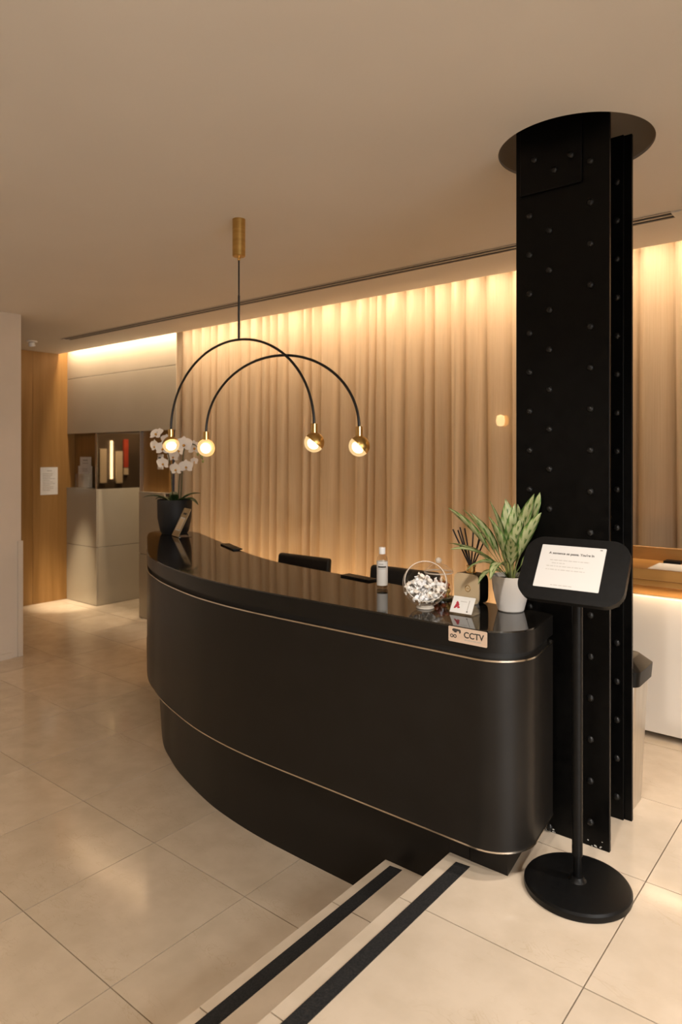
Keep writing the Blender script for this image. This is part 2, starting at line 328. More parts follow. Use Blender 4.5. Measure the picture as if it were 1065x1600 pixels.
def tube_bm(bm, pts, rad, n=10, caps=True):
    pts = [Vector(p) for p in pts]; rings = []
    t0 = (pts[1] - pts[0]).normalized(); up = Vector((0, 0, 1)) if abs(t0.z) < 0.9 else Vector((1, 0, 0))
    nrm = t0.cross(up).normalized()
    for i, p in enumerate(pts):
        t = (pts[min(i + 1, len(pts) - 1)] - pts[max(i - 1, 0)]).normalized()
        nrm = (nrm - t * nrm.dot(t)).normalized(); bn = t.cross(nrm)
        r = rad[i] if isinstance(rad, (list, tuple)) else rad
        rings.append([bm.verts.new(p + (nrm * math.cos(2 * PI * k / n) + bn * math.sin(2 * PI * k / n)) * r) for k in range(n)])
    for a, d in zip(rings, rings[1:]):
        for k in range(n): bm.faces.new((a[k], a[(k + 1) % n], d[(k + 1) % n], d[k]))
    if caps: bm.faces.new(rings[0][::-1]); bm.faces.new(rings[-1])
def tube(name, pts, rad, m, parent=None, n=10):
    bm = bmesh.new(); tube_bm(bm, pts, rad, n); bmesh.ops.recalc_face_normals(bm, faces=bm.faces[:])
    return from_bm(name, bm, m, parent, 'auto')
def text(name, s, size, T, m, parent=None, extrude=0.0004, align='LEFT', bold=0.0):
    cu = bpy.data.curves.new('t', 'FONT'); cu.body = s; cu.size = size; cu.extrude = extrude; cu.align_x = align; cu.resolution_u = 3; cu.offset = bold
    to = bpy.data.objects.new('t', cu); COL.objects.link(to)
    dg = bpy.context.evaluated_depsgraph_get(); me = bpy.data.meshes.new_from_object(to.evaluated_get(dg))
    bpy.data.objects.remove(to); me.transform(T); me.materials.clear(); me.materials.append(m); me.name = name
    o = bpy.data.objects.new(name, me); COL.objects.link(o); return setparent(o, parent)
def copy_part(o, parent, loc=None, rot=None):
    c = o.copy(); COL.objects.link(c); c.parent = parent
    if loc is not None: c.location = loc
    if rot is not None: c.rotation_euler = rot
    return c
def struct(o, label, cat): return tag(o, label, cat, kind='structure')
def catmull(P, n=8):
    out = []; Q = [P[0]] + list(P) + [P[-1]]
    for i in range(1, len(Q) - 2):
        a, c, d, e = [Vector(q) for q in Q[i - 1:i + 3]]
        for k in range(n):
            t = k / n
            out.append(tuple(0.5 * ((2 * c) + (d - a) * t + (2 * a - 5 * c + 4 * d - e) * t * t + (3 * c - a - 3 * d + e) * t ** 3)))
    out.append(tuple(P[-1])); return out
def rrect(w, h, r, n=6, cx=0, cy=0):
    out = []
    for sx, sy, a0 in ((1, 1, 0), (-1, 1, 90), (-1, -1, 180), (1, -1, 270)):
        for k in range(n + 1):
            a = R(a0 + 90 * k / n); out.append((cx + sx * (w / 2 - r) + r * math.cos(a), cy + sy * (h / 2 - r) + r * math.sin(a)))
    return out

# ================================================================== THE SETTING
# ---- floors with tiles
GX0, GY0, TS = -2.018, 1.873, 0.60
def tiles(parent, xs, ys, ztop, th=0.012, gap=0.0019):
    cache = {}
    for i in range(len(xs) - 1):
        for j in range(len(ys) - 1):
            wx, wy = xs[i + 1] - xs[i], ys[j + 1] - ys[j]
            key = (round(wx, 4), round(wy, 4)); cx, cy = (xs[i] + xs[i + 1]) / 2, (ys[j] + ys[j + 1]) / 2
            if key not in cache:
                bm = box_bm((-wx / 2 + gap, -wy / 2 + gap, -th), (wx / 2 - gap, wy / 2 - gap, 0), 0)
                me = bpy.data.meshes.new('tile'); bm.to_mesh(me); bm.free(); me.materials.append(stone); cache[key] = me
            o = bpy.data.objects.new('tile', cache[key]); COL.objects.link(o); o.parent = parent
            o.location = (cx, cy, ztop + random.uniform(-0.0002, 0.0002))
UPX = -1.275; TRX = -1.565; TRZ = -0.135
floor = box('floor', (UPX + 0.012, -4.2, -0.42), (4.0, 4.75, -0.0125), grout)
struct(floor, 'upper floor of pale limestone tiles around the column', 'floor')
ys_up = [GY0 + TS * k for k in range(-10, 5)] + [4.75]
xs_up = [UPX, -0.665] + [-0.665 + TS * k for k in range(1, 8)] + [4.0]
tiles(floor, xs_up, ys_up, 0.0)
box('riser', (UPX, -4.2, TRZ), (UPX + 0.012, 4.75, -0.0122), stone, floor)
prism('anti_slip_strip', [(-1.225, -4.0), (-1.172, -4.0), (-1.172, 2.168), (-1.225, 2.162)], 0.0003, 0.002, strip_m, floor)

floor2 = box('floor_lower', (-8.2, -4.2, LOW - 0.12), (TRX, 6.2, LOW - 0.0125), grout)
struct(floor2, 'lower floor of glossy beige limestone tiles left of the desk', 'floor')
ys_lo = [GY0 + TS * k for k in range(-10, 8)]
xs_lo = [GX0 - TS * k for k in range(10, -1, -1)] + [TRX]
tiles(floor2, xs_lo, ys_lo, LOW)

step = box('step', (TRX + 0.012, -4.2, LOW), (UPX + 0.012, 4.75, TRZ - 0.0125), grout)
tag(step, 'limestone step with a black anti-slip strip between the two floors', 'step')
tiles(step, [TRX, UPX], ys_up, TRZ)
box('riser', (TRX, -4.2, LOW), (TRX + 0.012, 4.75, TRZ - 0.0122), stone, step)
prism('anti_slip_strip', [(-1.525, -4.0), (-1.473, -4.0), (-1.473, 2.185), (-1.525, 2.178)], TRZ + 0.0003, TRZ + 0.002, strip_m, step)

# ---- ceiling with the round opening for the column and the curtain pocket
HX, HY, HR = -1.008, 2.735, 0.300
COVE = 4.29
bm = bmesh.new()
SX = (-8.2, HX - 0.45, HX + 0.45, 4.0); SY = (-4.2, HY - 0.45, HY + 0.45, COVE)
for i in range(3):
    for j in range(3):
        if (i, j) == (1, 1): continue
        vs = [bm.verts.new(p) for p in ((SX[i], SY[j], CEIL), (SX[i], SY[j + 1], CEIL), (SX[i + 1], SY[j + 1], CEIL), (SX[i + 1], SY[j], CEIL))]
        bm.faces.new(vs)
NN = 96
def sqpt(a):
    c, s = math.cos(a), math.sin(a); k = 0.45 / max(abs(c), abs(s)); return (HX + c * k, HY + s * k, CEIL)
inn = [bm.verts.new((HX + HR * math.cos(2 * PI * k / NN), HY + HR * math.sin(2 * PI * k / NN), CEIL)) for k in range(NN)]
inn2 = [bm.verts.new((HX + HR * math.cos(2 * PI * k / NN), HY + HR * math.sin(2 * PI * k / NN), CEIL + 0.012)) for k in range(NN)]
out = [bm.verts.new(sqpt(2 * PI * k / NN)) for k in range(NN)]
for k in range(NN):
    q = (k + 1) % NN
    bm.faces.new((out[k], inn[k], inn[q], out[q])); bm.faces.new((inn[k], inn2[k], inn2[q], inn[q]))
# pocket: vertical edge, top and back
def quad(a, c, d, e): bm.faces.new([bm.verts.new(p) for p in (a, c, d, e)])
quad((-8.2, COVE, CEIL), (-8.2, COVE, 2.86), (4.0, COVE, 2.86), (4.0, COVE, CEIL))
quad((-8.2, COVE, 2.86), (-8.2, 4.80, 2.86), (4.0, 4.80, 2.86), (4.0, COVE, 2.86))
bmesh.ops.remove_doubles(bm, verts=bm.verts[:], dist=0.0005)
ceiling = from_bm('ceiling', bm, ceil_paint)
struct(ceiling, 'plain pale ceiling with a round opening and a lit edge along the curtain', 'ceiling')
bm = bmesh.new()
ra = [[bm.verts.new((HX + r * math.cos(2 * PI * k / NN), HY + r * math.sin(2 * PI * k / NN), z)) for k in range(NN)] for r, z in ((HR + .001, CEIL + .012), (HR + .001, 3.12))]
for k in range(NN): bm.faces.new((ra[0][k], ra[0][(k + 1) % NN], ra[1][(k + 1) % NN], ra[1][k]))
bm.faces.new(ra[1])
from_bm('opening_collar', bm, beige_wall, ceiling, True)

# ---- walls
wl = box('wall_left', (-6.12, -4.2, LOW - 0.01), (-5.97, 2.885, CEIL), wall_paint); struct(wl, 'white painted wall end at the left edge of the picture', 'wall')
bl = box('baseboard_left', (-5.97, -4.2, LOW), (-5.955, 2.80, LOW + 0.05), wall_paint); struct(bl, 'low cream baseboard along the white wall end', 'baseboard')
cg = box('corner_guard', (-6.0, 2.852, LOW), (-5.955, 2.897, 0.712), wall_paint, bv=0.003)
tag(cg, 'narrow white corner guard up the lower edge of the white wall', 'corner guard')
wf = box('wall_far', (-8.2, -4.2, LOW - 0.01), (-7.945, 6.2, 2.86), dark_passage); struct(wf, 'oak panelled wall at the far left behind the white wall', 'wall')
yy = [4.50, 3.965, 3.36, 2.75, 2.14, 1.5]
for a, c in zip(yy[1:], yy): box('wood_panel', (-7.945, a + 0.0015, LOW), (-7.92, c - 0.0015, 2.86), wood, wf, 0.001, 1)
wb = box('wall_back', (-6.0, 4.72, LOW - 0.01), (4.0, 4.80, 2.86), beige_wall); struct(wb, 'beige wall behind the sheer curtain', 'wall')
box('wood_dado', (-5.77, 4.69, LOW), (4.0, 4.72, 1.06), wood, wb)
box('sill', (-5.77, 4.67, 1.06), (4.0, 4.72, 1.085), wood_h, wb)
wr = thing('wall_right', 'wall with a street window on the right behind the camera', 'wall', (2.6, 0, 0), kind='structure')
for lo, hi in (((2.6, -4.2, -0.42), (2.75, 4.75, 0.3)), ((2.6, -4.2, 2.6), (2.75, 4.75, 2.86)), ((2.6, -4.2, 0.3), (2.75, -2.3, 2.6)), ((2.6, 1.5, 0.3), (2.75, 4.75, 2.6))):
    box('wall_section', lo, hi, wall_paint, wr)
wk = box('wall_behind', (-8.2, -4.35, LOW - 0.12), (4.15, -4.2, 2.86), wall_paint); struct(wk, 'plain wall behind the camera', 'wall')

# ---- bulkhead panels over the cabinets
bh = box('wall_bulkhead', (-7.92, 4.41, 1.735), (-5.95, 4.75, 2.86), dark_passage); struct(bh, 'beige panelled bulkhead above the niche left of the curtain', 'wall')
box('panel', (-7.92, 4.40, 1.728), (-5.77, 4.408, 2.396), upper_m, bh, 0.0015, 1)
box('panel', (-7.92, 4.40, 2.402), (-5.77, 4.408, 2.86), upper_m, bh, 0.0015, 1)
# passage behind the bulkhead (seen in the bronze mirror)
wp = box('wall_passage', (-6.36, 4.50, LOW - 0.01), (-6.20, 6.2, 2.86), dark_passage); struct(wp, 'dark passage wall reflected in the bronze mirror', 'wall')
for y0, y1, z0, z1, m in ((4.97, 5.07, 1.10, 1.55, upper_m), (5.215, 5.31, 1.09, 1.52, upper_m), (5.33, 5.40, 1.30, 1.68, red_panel), (5.33, 5.40, 1.2, 1.29, upper_m)):
    box('panel', (-6.385, y0, z0), (-6.36, y1, z1), m, wp, 0.002, 1)
box('light_strip', (-6.395, 5.135, 1.15), (-6.36, 5.155, 1.66), strip_glow, wp, 0.002, 1)
we = box('wall_passage_end', (-7.945, 6.2, LOW - 0.01), (-6.2, 6.3, 2.86), dark_passage); struct(we, 'dark end wall of the passage behind the cabinets', 'wall')

area('passage_fill_light', (-6.8, 5.35, 2.6), (0, 0, 0), 0.3, 0.6, 26, (1.0, 0.74, 0.46))  # lamp added in the unseen passage to light the panels the mirror reflects
# ---- the pale cabinets
def cabinet(name, label, x0, x1, y0, y1, zj, side_right):
    t = thing(name, label, 'cabinet', ((x0 + x1) / 2, y0, LOW), group='pale glass-fronted cabinets below the bulkhead')
    box('body', (x0 + 0.004, y0 + 0.018, LOW), (x1 - 0.018, y1, 1.058), dark_passage, t)
    for a, c in ((LOW + 0.004, zj - 0.003), (zj + 0.003, 1.062)):
        box('front_panel', (x0, y0, a), (x1 - 0.002, y0 + 0.016, c), panel_m, t, 0.0015, 1)
        if side_right: box('side_panel', (x1 - 0.016, y0 + 0.018, a), (x1, y1, c), panel_m, t, 0.0015, 1)
    box('top', (x0, y0, 1.062), (x1, y1, 1.068), panel_m, t)
    return t
cabinet('glass_front_cabinet', 'pale cabinet block carrying the leaflet holder, beside the oak wall', -7.918, -7.25, 4.39, 5.9, 0.382, True)
cabinet('glass_front_cabinet', 'pale low cabinet half hidden behind the left end of the desk', -6.395, -5.94, 4.38, 4.50, 0.395, False)
nb = box('wall_niche', (-7.92, 4.50, 1.068), (-7.30, 4.54, 1.735), wood); struct(nb, 'oak back of the niche behind the leaflet holder', 'wall')
nb2 = box('wall_niche_oak', (-6.395, 4.44, 1.068), (-5.94, 4.48, 1.735), wood); struct(nb2, 'oak wall strip behind the orchid with the card reader', 'wall')
mr_ = thing('bronze_mirror', 'tall bronze mirror panel above the pale cabinet corner', 'mirror', (-7.26, 4.9, 1.068))
box('mirror_pane', (-7.285, 4.412, 1.068), (-7.255, 5.6, 1.727), mirror_m, mr_)
box('edge_trim', (-7.290, 4.395, 1.068), (-7.250, 4.412, 1.727), chrome, mr_, 0.002, 1)
box('edge_trim', (-6.410, 4.395, 1.068), (-6.396, 4.44, 1.727), chrome, mr_, 0.002, 1)
# oak door edge behind the desk end
od = box('oak_partition', (-5.62, 4.20, LOW), (-5.58, 4.36, 0.96), wood, bv=0.002)
tag(od, 'narrow oak partition behind the orchid pot beside the curtain', 'partition')

# ---- curtain
rng = random.Random(3)
bm = bmesh.new()
X0, X1 = -5.93, 2.5
pleats = []; x = X0
while x < X1 + 0.3:
    wd = rng.choice((0.08, 0.10, 0.13, 0.16, 0.20)) * rng.uniform(0.85, 1.15); pleats.append((x, wd, rng.uniform(0.6, 1.0), rng.uniform(-1, 1))); x += wd
xs = []; 
for i, (px, wd, am, dr) in enumerate(pleats):
    for k in range(10): xs.append((i, k / 10))
NZ = 22; Z0, Z1 = 0.02, 2.845
grid = []
for (i, t) in xs:
    px, wd, am, dr = pleats[i]; dr2 = pleats[min(i + 1, len(pleats) - 1)][3]
    row = []
    for j in range(NZ + 1):
        s = j / NZ; z = Z1 + (Z0 - Z1) * s
        amp = 0.095 * am * (0.75 + 0.45 * s)
        f = 0.9 * math.sin(PI * t) ** 0.75 + 0.10 * math.sin(2 * PI * t + am * 9)
        fine = 0.004 * math.sin(t * 4 * PI + i * 1.7 + s * 1.5)
        y = 4.545 - amp * f * 1.25 + fine
        xx = px + wd * t + (dr * (1 - t) + dr2 * t) * 0.035 * s
        row.append(bm.verts.new((xx, y, z)))
    grid.append(row)
for a, c in zip(grid, grid[1:]):
    for j in range(NZ): bm.faces.new((a[j], a[j + 1], c[j + 1], c[j]))
cu = thing('sheer_curtain', 'floor-length sheer beige curtain lit from above along the back wall', 'curtain', (-1.0, 4.43, LOW))
from_bm('drape', bm, curtain_m, cu, True)
box('hem_rail', (X0, 4.47, 2.845), (X1, 4.50, 2.86), white_plastic, cu)

# ---- a small lamp on the wall behind the sheer curtain
wlm = thing('wall_lamp', 'small warm lamp glowing through the curtain left of the column', 'lamp', (-2.27, 4.70, 1.70))
lathe('backplate', [(0, 0), (0.05, 0), (0.05, 0.012), (0, 0.012)], brass, wlm, 28, T=Matrix.Translation((-2.27, 4.7195, 1.72)) @ Matrix.Rotation(R(90), 4, 'X'))
lathe('shade', [(0.0, -0.045), (0.026, -0.035), (0.034, 0.0), (0.026, 0.035), (0.0, 0.045)], mat('wall_lamp_glow', (1, 0.8, 0.5), 0.5, emit=(1.0, 0.66, 0.32), estr=2.4), wlm, 24, (-2.27, 4.665, 1.72), smooth=True)
# ---- ceiling fittings
vent_grey = mat('vent_anodised_grey', (0.46, 0.41, 0.36), 0.5)
v = thing('linear_air_vent', 'long double-slot air vent set in the ceiling along the curtain', 'vent', (-3.9, 3.79, CEIL))
VX0, VX1 = -6.84, -0.885
box('backing', (VX0, 3.742, CEIL - 0.0015), (VX1, 3.838, CEIL - 0.0002), black_gap, v)
for y0, y1 in ((3.738, 3.748), (3.783, 3.797), (3.832, 3.842)): box('slat', (VX0, y0, CEIL - 0.006), (VX1, y1, CEIL - 0.001), vent_grey, v)
box('end_cap', (VX1, 3.745, CEIL - 0.009), (VX1 + 0.05, 3.835, CEIL - 0.001), ceil_paint, v)
box('end_cap', (VX0 - 0.03, 3.745, CEIL - 0.009), (VX0, 3.835, CEIL - 0.001), ceil_paint, v)
sd = thing('ceiling_spotlight', 'small white adjustable spotlight on the ceiling by the oak wall', 'spotlight', (-7.25, 3.62, CEIL))
lathe('base_plate', [(0, 0), (0.055, 0), (0.055, -0.010), (0.046, -0.013), (0, -0.013)], white_plastic, sd, 28, (-7.25, 3.62, CEIL - 0.0005))
TSP = Matrix.Translation((-7.25, 3.62, 2.655)) @ (Vector((-7.62, 4.34, LOW)) - Vector((-7.25, 3.62, 2.655))).to_track_quat('-Z', 'Y').to_matrix().to_4x4()
lathe('head', [(0, 0.030), (0.026, 0.030), (0.032, 0.020), (0.034, -0.012), (0.031, -0.012), (0.024, 0.0), (0, 0.0)], white_plastic, sd, 28, T=TSP)

# ================================================================== RECEPTION DESK
ZT = 0.862
front = catmull([(-2.05, 2.115), (-2.28, 2.120), (-2.515, 2.142), (-2.751, 2.185), (-3.083, 2.282), (-3.302, 2.370), (-3.53, 2.484), (-3.93, 2.757), (-4.30, 3.015)], 8)
endc = catmull([(-4.30, 3.015), (-4.47, 3.15), (-4.545, 3.25), (-4.555, 3.34), (-4.50, 3.405), (-4.39, 3.435), (-4.20, 3.415)], 7)
inner = catmull([(-4.20, 3.415), (-3.875, 3.262), (-3.485, 3.077), (-3.10, 2.895), (-2.736, 2.765), (-2.42, 2.705), (-1.925, 2.640), (-1.40, 2.550), (-1.005, 2.505)], 7)
CR = 0.155; corner = []
for k in range(13):
    a = R(2 - 92 * k / 12); corner.append((-0.975 - CR + CR * math.cos(a), 2.115 + CR + CR * math.sin(a)))
outline = [(-1.003, 2.50)] + corner + front + endc[1:] + inner[1:-1]
def offset(poly, d):
    if sum(a[0] * c[1] - c[0] * a[1] for a, c in zip(poly, poly[1:] + poly[:1])) < 0: s = 1
    else: s = -1
    o = []; n = len(poly)
    for i in range(n):
        p, q, r_ = Vector(poly[i - 1]), Vector(poly[i]), Vector(poly[(i + 1) % n])
        t = ((q - p).normalized() + (r_ - q).normalized()).normalized()
        nn = Vector((t.y, -t.x)) * s
        o.append(tuple(q + nn * d))
    return o
desk = thing('reception_desk', 'curved glossy black reception desk with thin steel trim lines', 'desk', (-2.4, 2.4, LOW))
prism('body', offset(outline, 0.0), 0.112, 0.757, desk_body, desk, 0)
prism('trim', offset(outline, -0.004), 0.757, 0.763, steel_trim, desk, 0)
prism('recess', offset(outline, 0.022), 0.763, 0.786, black_gap, desk, 0)
prism('counter_slab', offset(outline, 0.0), 0.786, ZT - 0.006, desk_edge, desk, 0.002)
prism('counter_top', offset(outline, 0.001), ZT - 0.006, ZT, desk_top, desk, 0.0012, 1)
prism('trim', offset(outline, -0.003), 0.106, 0.112, steel_trim, desk, 0)
# plinth: set back below the body, stepping down with the floors
ins = offset(outline, 0.088)
def clip_lt(poly, xm):
    o = []
    for a, c in zip(poly, poly[1:] + poly[:1]):
        if a[0] <= xm: o.append(a)
        if (a[0] <= xm) != (c[0] <= xm):
            t = (xm - a[0]) / (c[0] - a[0]); o.append((xm, a[1] + (c[1] - a[1]) * t))
    return o
prism('plinth', clip_lt(ins, TRX + 0.001), LOW, 0.106, desk_body, desk, 0)
prism('plinth', [(TRX + 0.001, 2.2025), (UPX - 0.0005, 2.2025), (UPX - 0.0005, 2.43), (TRX + 0.001, 2.48)], TRZ, 0.106, desk_body, desk, 0)
prism('plinth', [(UPX, 2.2025), (-1.193, 2.2025), (-1.193, 2.42), (UPX, 2.43)], 0.0, 0.106, desk_body, desk, 0)
prism('end_panel', [(-1.190, 2.2015), (-1.045, 2.203), (-1.065, 2.35), (-1.075, 2.42), (-1.190, 2.42)], 0.0, 0.106, desk_body, desk, 0)

# CCTV plate on the slab edge
cs = thing('cctv_sign', 'small metal CCTV plate on the front edge of the desk', 'sign', (-1.153, 2.113, 0.807))
TF = Matrix.Translation((-1.2275, 2.1145, 0.806)) @ Matrix.Rotation(R(90), 4, 'X')     # local x right, y up, z out towards the viewer
prism('plate', rrect(0.150, 0.053, 0.004, 4, 0.075, 0.0265), 0.0, 0.0015, plate_m, cs, T=TF)
def glyph(z=0.0016): return TF @ Matrix.Translation((0, 0, z))
text('lettering', 'CCTV', 0.0295, glyph() @ Matrix.Translation((0.0605, 0.0205, 0)), ink, cs, bold=0.0007)
# camera pictogram: housing, lens hood, bracket, two rings
prism('camera_icon', [(0.016, 0.044), (0.021, 0.047), (0.045, 0.0455), (0.049, 0.043), (0.049, 0.034), (0.043, 0.031), (0.043, 0.039), (0.034, 0.0385), (0.033, 0.034), (0.026, 0.033), (0.022, 0.0355), (0.015, 0.040)], 0.0016, 0.0022, ink, cs, T=TF)
for cx, cy in ((0.0135, 0.0205), (0.0265, 0.0205)):
    bm = bmesh.new(); ro = [bm.verts.new(TF @ Vector((cx + 0.0065 * math.cos(2 * PI * k / 20), cy + 0.0065 * math.sin(2 * PI * k / 20), 0.002))) for k in range(20)]
    ri = [bm.verts.new(TF @ Vector((cx + 0.0036 * math.cos(2 * PI * k / 20), cy + 0.0036 * math.sin(2 * PI * k / 20), 0.002))) for k in range(20)]
    for k in range(20): bm.faces.new((ro[k], ro[(k + 1) % 20], ri[(k + 1) % 20], ri[k]))
    bmesh.ops.recalc_face_normals(bm, faces=bm.faces[:]); from_bm('ring_icon', bm, ink, cs)
xk = 0.0635
for k, wd in enumerate((0.009, 0.013, 0.005, 0.012, 0.016)):
    box('small_print', (xk, 0.0115, 0.0016), (xk + wd, 0.0142, 0.0019), ink_soft, cs, T=TF); xk += wd + 0.0022

# ================================================================== RIVETED COLUMN
colm = thing('steel_column', 'black riveted steel column rising through the round ceiling opening', 'column', (-1.0, 2.72, 0))
CX0, CX1 = -1.182, -0.816; CT = 3.11
def cbox(n, lo, hi): return box(n, lo, hi, col_black, colm, 0.0015, 1)
cbox('flange_plate', (CX0, 2.568, 0), (CX1, 2.584, CT))
cbox('angle_iron', (-0.93, 2.585, 0), (CX1 - 0.006, 2.600, CT))
cbox('angle_iron', (CX0 + 0.006, 2.585, 0), (-1.06, 2.600, CT))
cbox('web', (-1.02, 2.601, 0), (-0.975, 2.829, CT))
cbox('flange_plate', (CX0, 2.842, 0), (CX1, 2.858, 2.745))
cbox('angle_iron', (-0.95, 2.830, 0), (-0.845, 2.841, 2.745))
cbox('angle_iron', (-1.15, 2.830, 0), (-1.05, 2.841, 2.745))
cbox('splice_plate', (-1.160, 2.556, 2.49), (-0.915, 2.567, CT))
rivet_m = noise_mat('rivet_black_paint', (0.006, 0.0058, 0.0055), (0.009, 0.0085, 0.008), (40, 40, 40), 3, (0.3, 0.4), spec=0.3)
rv = lathe('rivet', [(0.0135, 0), (0.0128, 0.004), (0.0095, 0.0085), (0.005, 0.0105), (0, 0.011)], rivet_m, None, 14, T=Matrix.Rotation(R(90), 4, 'X'), smooth=True)
first = True
def rivet(x, y, z):
    global first
    if first: o = rv; first = False
    else: o = rv.copy(); COL.objects.link(o)
    o.parent = colm; o.matrix_parent_inverse = WORLD[colm.name]; o.location = (x, y, z)
P = 0.1545
for k in range(16): rivet(-1.125, 2.568, 2.408 - P * k)
for k in range(16): rivet(-1.044, 2.568, 2.335 - P * k)
for k in range(17): rivet(-0.886, 2.568, 2.562 - P * k)
for k in range(17): rivet(-0.871, 2.830, 2.560 - P * k)
for x_, z_ in ((-1.10, 2.62), (-0.955, 2.60), (-1.02, 2.56)): rivet(x_, 2.556, z_)
# paint chips showing primer at the foot
chip = noise_mat('bare_primer', (0.55, 0.53, 0.50), (0.7, 0.68, 0.64), (40, 40, 40), 2, (0.6, 0.7))
for k in range(16):
    cx = -0.84 - 0.11 * random.random() ** 1.5 if k < 10 else -1.07 + 0.05 * random.random(); cz = 0.004 + 0.035 * random.random() ** 2; s = random.uniform(0.003, 0.008)
    pts = [(cx + s * math.cos(a) * random.uniform(.5, 1), cz + s * 0.6 * math.sin(a) * random.uniform(.5, 1)) for a in [2 * PI * q / 6 for q in range(6)]]
    from_py('paint_chip', [(p, 2.5674, q) for p, q in pts], [tuple(range(6))], chip, colm)

# ================================================================== PENDANT LAMP
PX, PY = -2.675, 2.442
pl = thing('pendant_lamp', 'black double-arch pendant lamp with four half-brass globes above the desk', 'lamp', (PX, PY, CEIL))
lathe('canopy', [(0, 0), (0.0335, 0), (0.0335, -0.192), (0.030, -0.1955), (0.006, -0.1955), (0, -0.1955)], brass, pl, 40, (PX, PY, CEIL))
lathe('ferrule', [(0.008, -0.195), (0.008, -0.212), (0.0045, -0.216), (0, -0.216)], brass_hi, pl, 20, (PX, PY, CEIL))
tube('cord', [(PX, PY, 2.485), (PX, PY, 2.07)], 0.0042, lamp_black, pl)
tube('stem', [(PX, PY, 2.30), (PX, PY, 2.07)], 0.006, lamp_black, pl)
def arch(cx, a, top, zend, y):
    b_ = top - zend
    return [(cx - a * math.cos(PI * k / 48), y, zend + b_ * math.sin(PI * k / 48)) for k in range(49)]
def globe(x, y, ztop, n):
    """cap, brass half, glass half and bulb; n is the direction the glass half looks"""
    lathe('socket_cap', [(0, 0), (0.0165, 0), (0.0165, -0.044), (0, -0.044)], brass_hi, pl, 24, (x, y, ztop))
    r = 0.0485; c = Vector((x, y, ztop - 0.044 - r + 0.004)); n = Vector(n).normalized()
    T = Matrix.Translation(c) @ n.to_track_quat('Z', 'Y').to_matrix().to_4x4()
    hs = [(r * math.cos(R(q)), r * math.sin(R(q))) for q in range(0, 91, 6)]
    g = lathe('brass_half', [(p, -z) for p, z in hs] , brass, pl, 40, T=T, smooth=True)
    lathe('glass_half', [(p * 0.985, z * 0.985) for p, z in hs], lamp_glass, pl, 40, T=T, smooth=True)
    lathe('rim', [(r * 0.985, 0.0), (r * 1.01, 0.001), (r * 1.01, -0.001), (r * 0.985, 0.0)], brass_hi, pl, 40, T=T)
    lathe('reflector', [(0.0, -0.003), (r * 0.97, -0.001)], lamp_inner, pl, 32, T=T)
    lathe('bulb', [(0, 0.034), (0.014, 0.031), (0.025, 0.022), (0.030, 0.011), (0.027, 0.001), (0, -0.001)], bulb_m, pl, 24, T=T, smooth=True)
Rv = Vector((math.cos(R(YAW)), math.sin(R(YAW)), 0)); Fv = Vector((-math.sin(R(YAW)), math.cos(R(YAW)), 0)); Uv = Vector((0, 0, 1))
tube('arch', arch(-2.700, 0.551, 2.070, 1.605, PY), 0.0065, lamp_black, pl)
tube('arch', arch(-2.422, 0.533, 1.962, 1.586, PY + 0.013), 0.0065, lamp_black, pl)
globe(-3.251, PY, 1.612, Rv * 0.35 - Uv * 0.75 - Fv * 0.55)
globe(-2.149, PY, 1.612, -Rv * 0.66 - Uv * 0.80 - Fv * 0.06)
globe(-2.955, PY + 0.013, 1.592, -Rv * 0.05 - Uv * 0.22 - Fv * 1.0)
globe(-1.889, PY + 0.013, 1.592, -Rv * 0.74 - Uv * 0.70 - Fv * 0.06)

# ================================================================== THINGS ON THE DESK
# ---- orchid
ox, oy = -4.315, 3.275
orc = thing('potted_orchid', 'white orchid in a charcoal pot at the far end of the desk', 'plant', (ox, oy, ZT))
lathe('pot', [(0, 0), (0.095, 0), (0.108, 0.02), (0.128, 0.12), (0.131, 0.255), (0.127, 0.262), (0.121, 0.255), (0.119, 0.225), (0, 0.225)], pot_dark, orc, 48, (ox, oy, ZT))
lathe('soil', [(0, 0.232), (0.118, 0.226)], soil, orc, 32, (ox, oy, ZT))
def leaf_mesh(name, base, az, length, width, elev, droop, m, parent, fold=0.25, nseg=10, stalk=0.0, tw=0.0, ymax=99):
    """blade along a bending centre line; returns the object (UV: x across, y along)"""
    az = R(az); h = Vector((math.cos(az), math.sin(az), 0)); side = Vector((-math.sin(az), math.cos(az), 0))
    p = Vector(base); bm = bmesh.new(); uvl = bm.loops.layers.uv.new('UVMap'); rows = []; n = nseg
    for i in range(n + 1):
        t = i / n; e = R(elev - droop * t ** 1.3); d = h * math.cos(e) + Uv * math.sin(e); nr = -h * math.sin(e) + Uv * math.cos(e)
        s = side * math.cos(R(tw * t)) + nr * math.sin(R(tw * t)); nr2 = d.cross(s)
        if nr2.z < 0 and abs(d.z) < 0.9: nr2 = -nr2
        if t < stalk: wv = width * 0.06
        else:
            q = (t - stalk) / (1 - stalk); wv = width * max(0.02, (math.sin(PI * min(1, q ** 0.78)) ** 0.85))
        rows.append([(bm.verts.new(p + s * wv * 0.5 * k + nr2 * (abs(k) * wv * fold)), (k * 0.5 + 0.5, t)) for k in (-1, -0.5, 0, 0.5, 1)])
        p = p + d * (length / n)
    for a, c in zip(rows, rows[1:]):
        for k in range(4):
            q = (a[k], a[k + 1], c[k + 1], c[k]); f = bm.faces.new([x_[0] for x_ in q])
            for lp, x_ in zip(f.loops, q): lp[uvl].uv = x_[1]
    for v_ in bm.verts:
        if v_.co.y > ymax: v_.co.y = ymax - 0.25 * (v_.co.y - ymax)
    o = from_bm(name, bm, m, parent, True)
    sol = o.modifiers.new('thickness', 'SOLIDIFY'); sol.thickness = 0.0012; sol.offset = 0
    return o
def scr(r, f): return math.degrees(math.atan2(*(Rv * r + Fv * f).yx))   # azimuth from screen-right / depth amounts
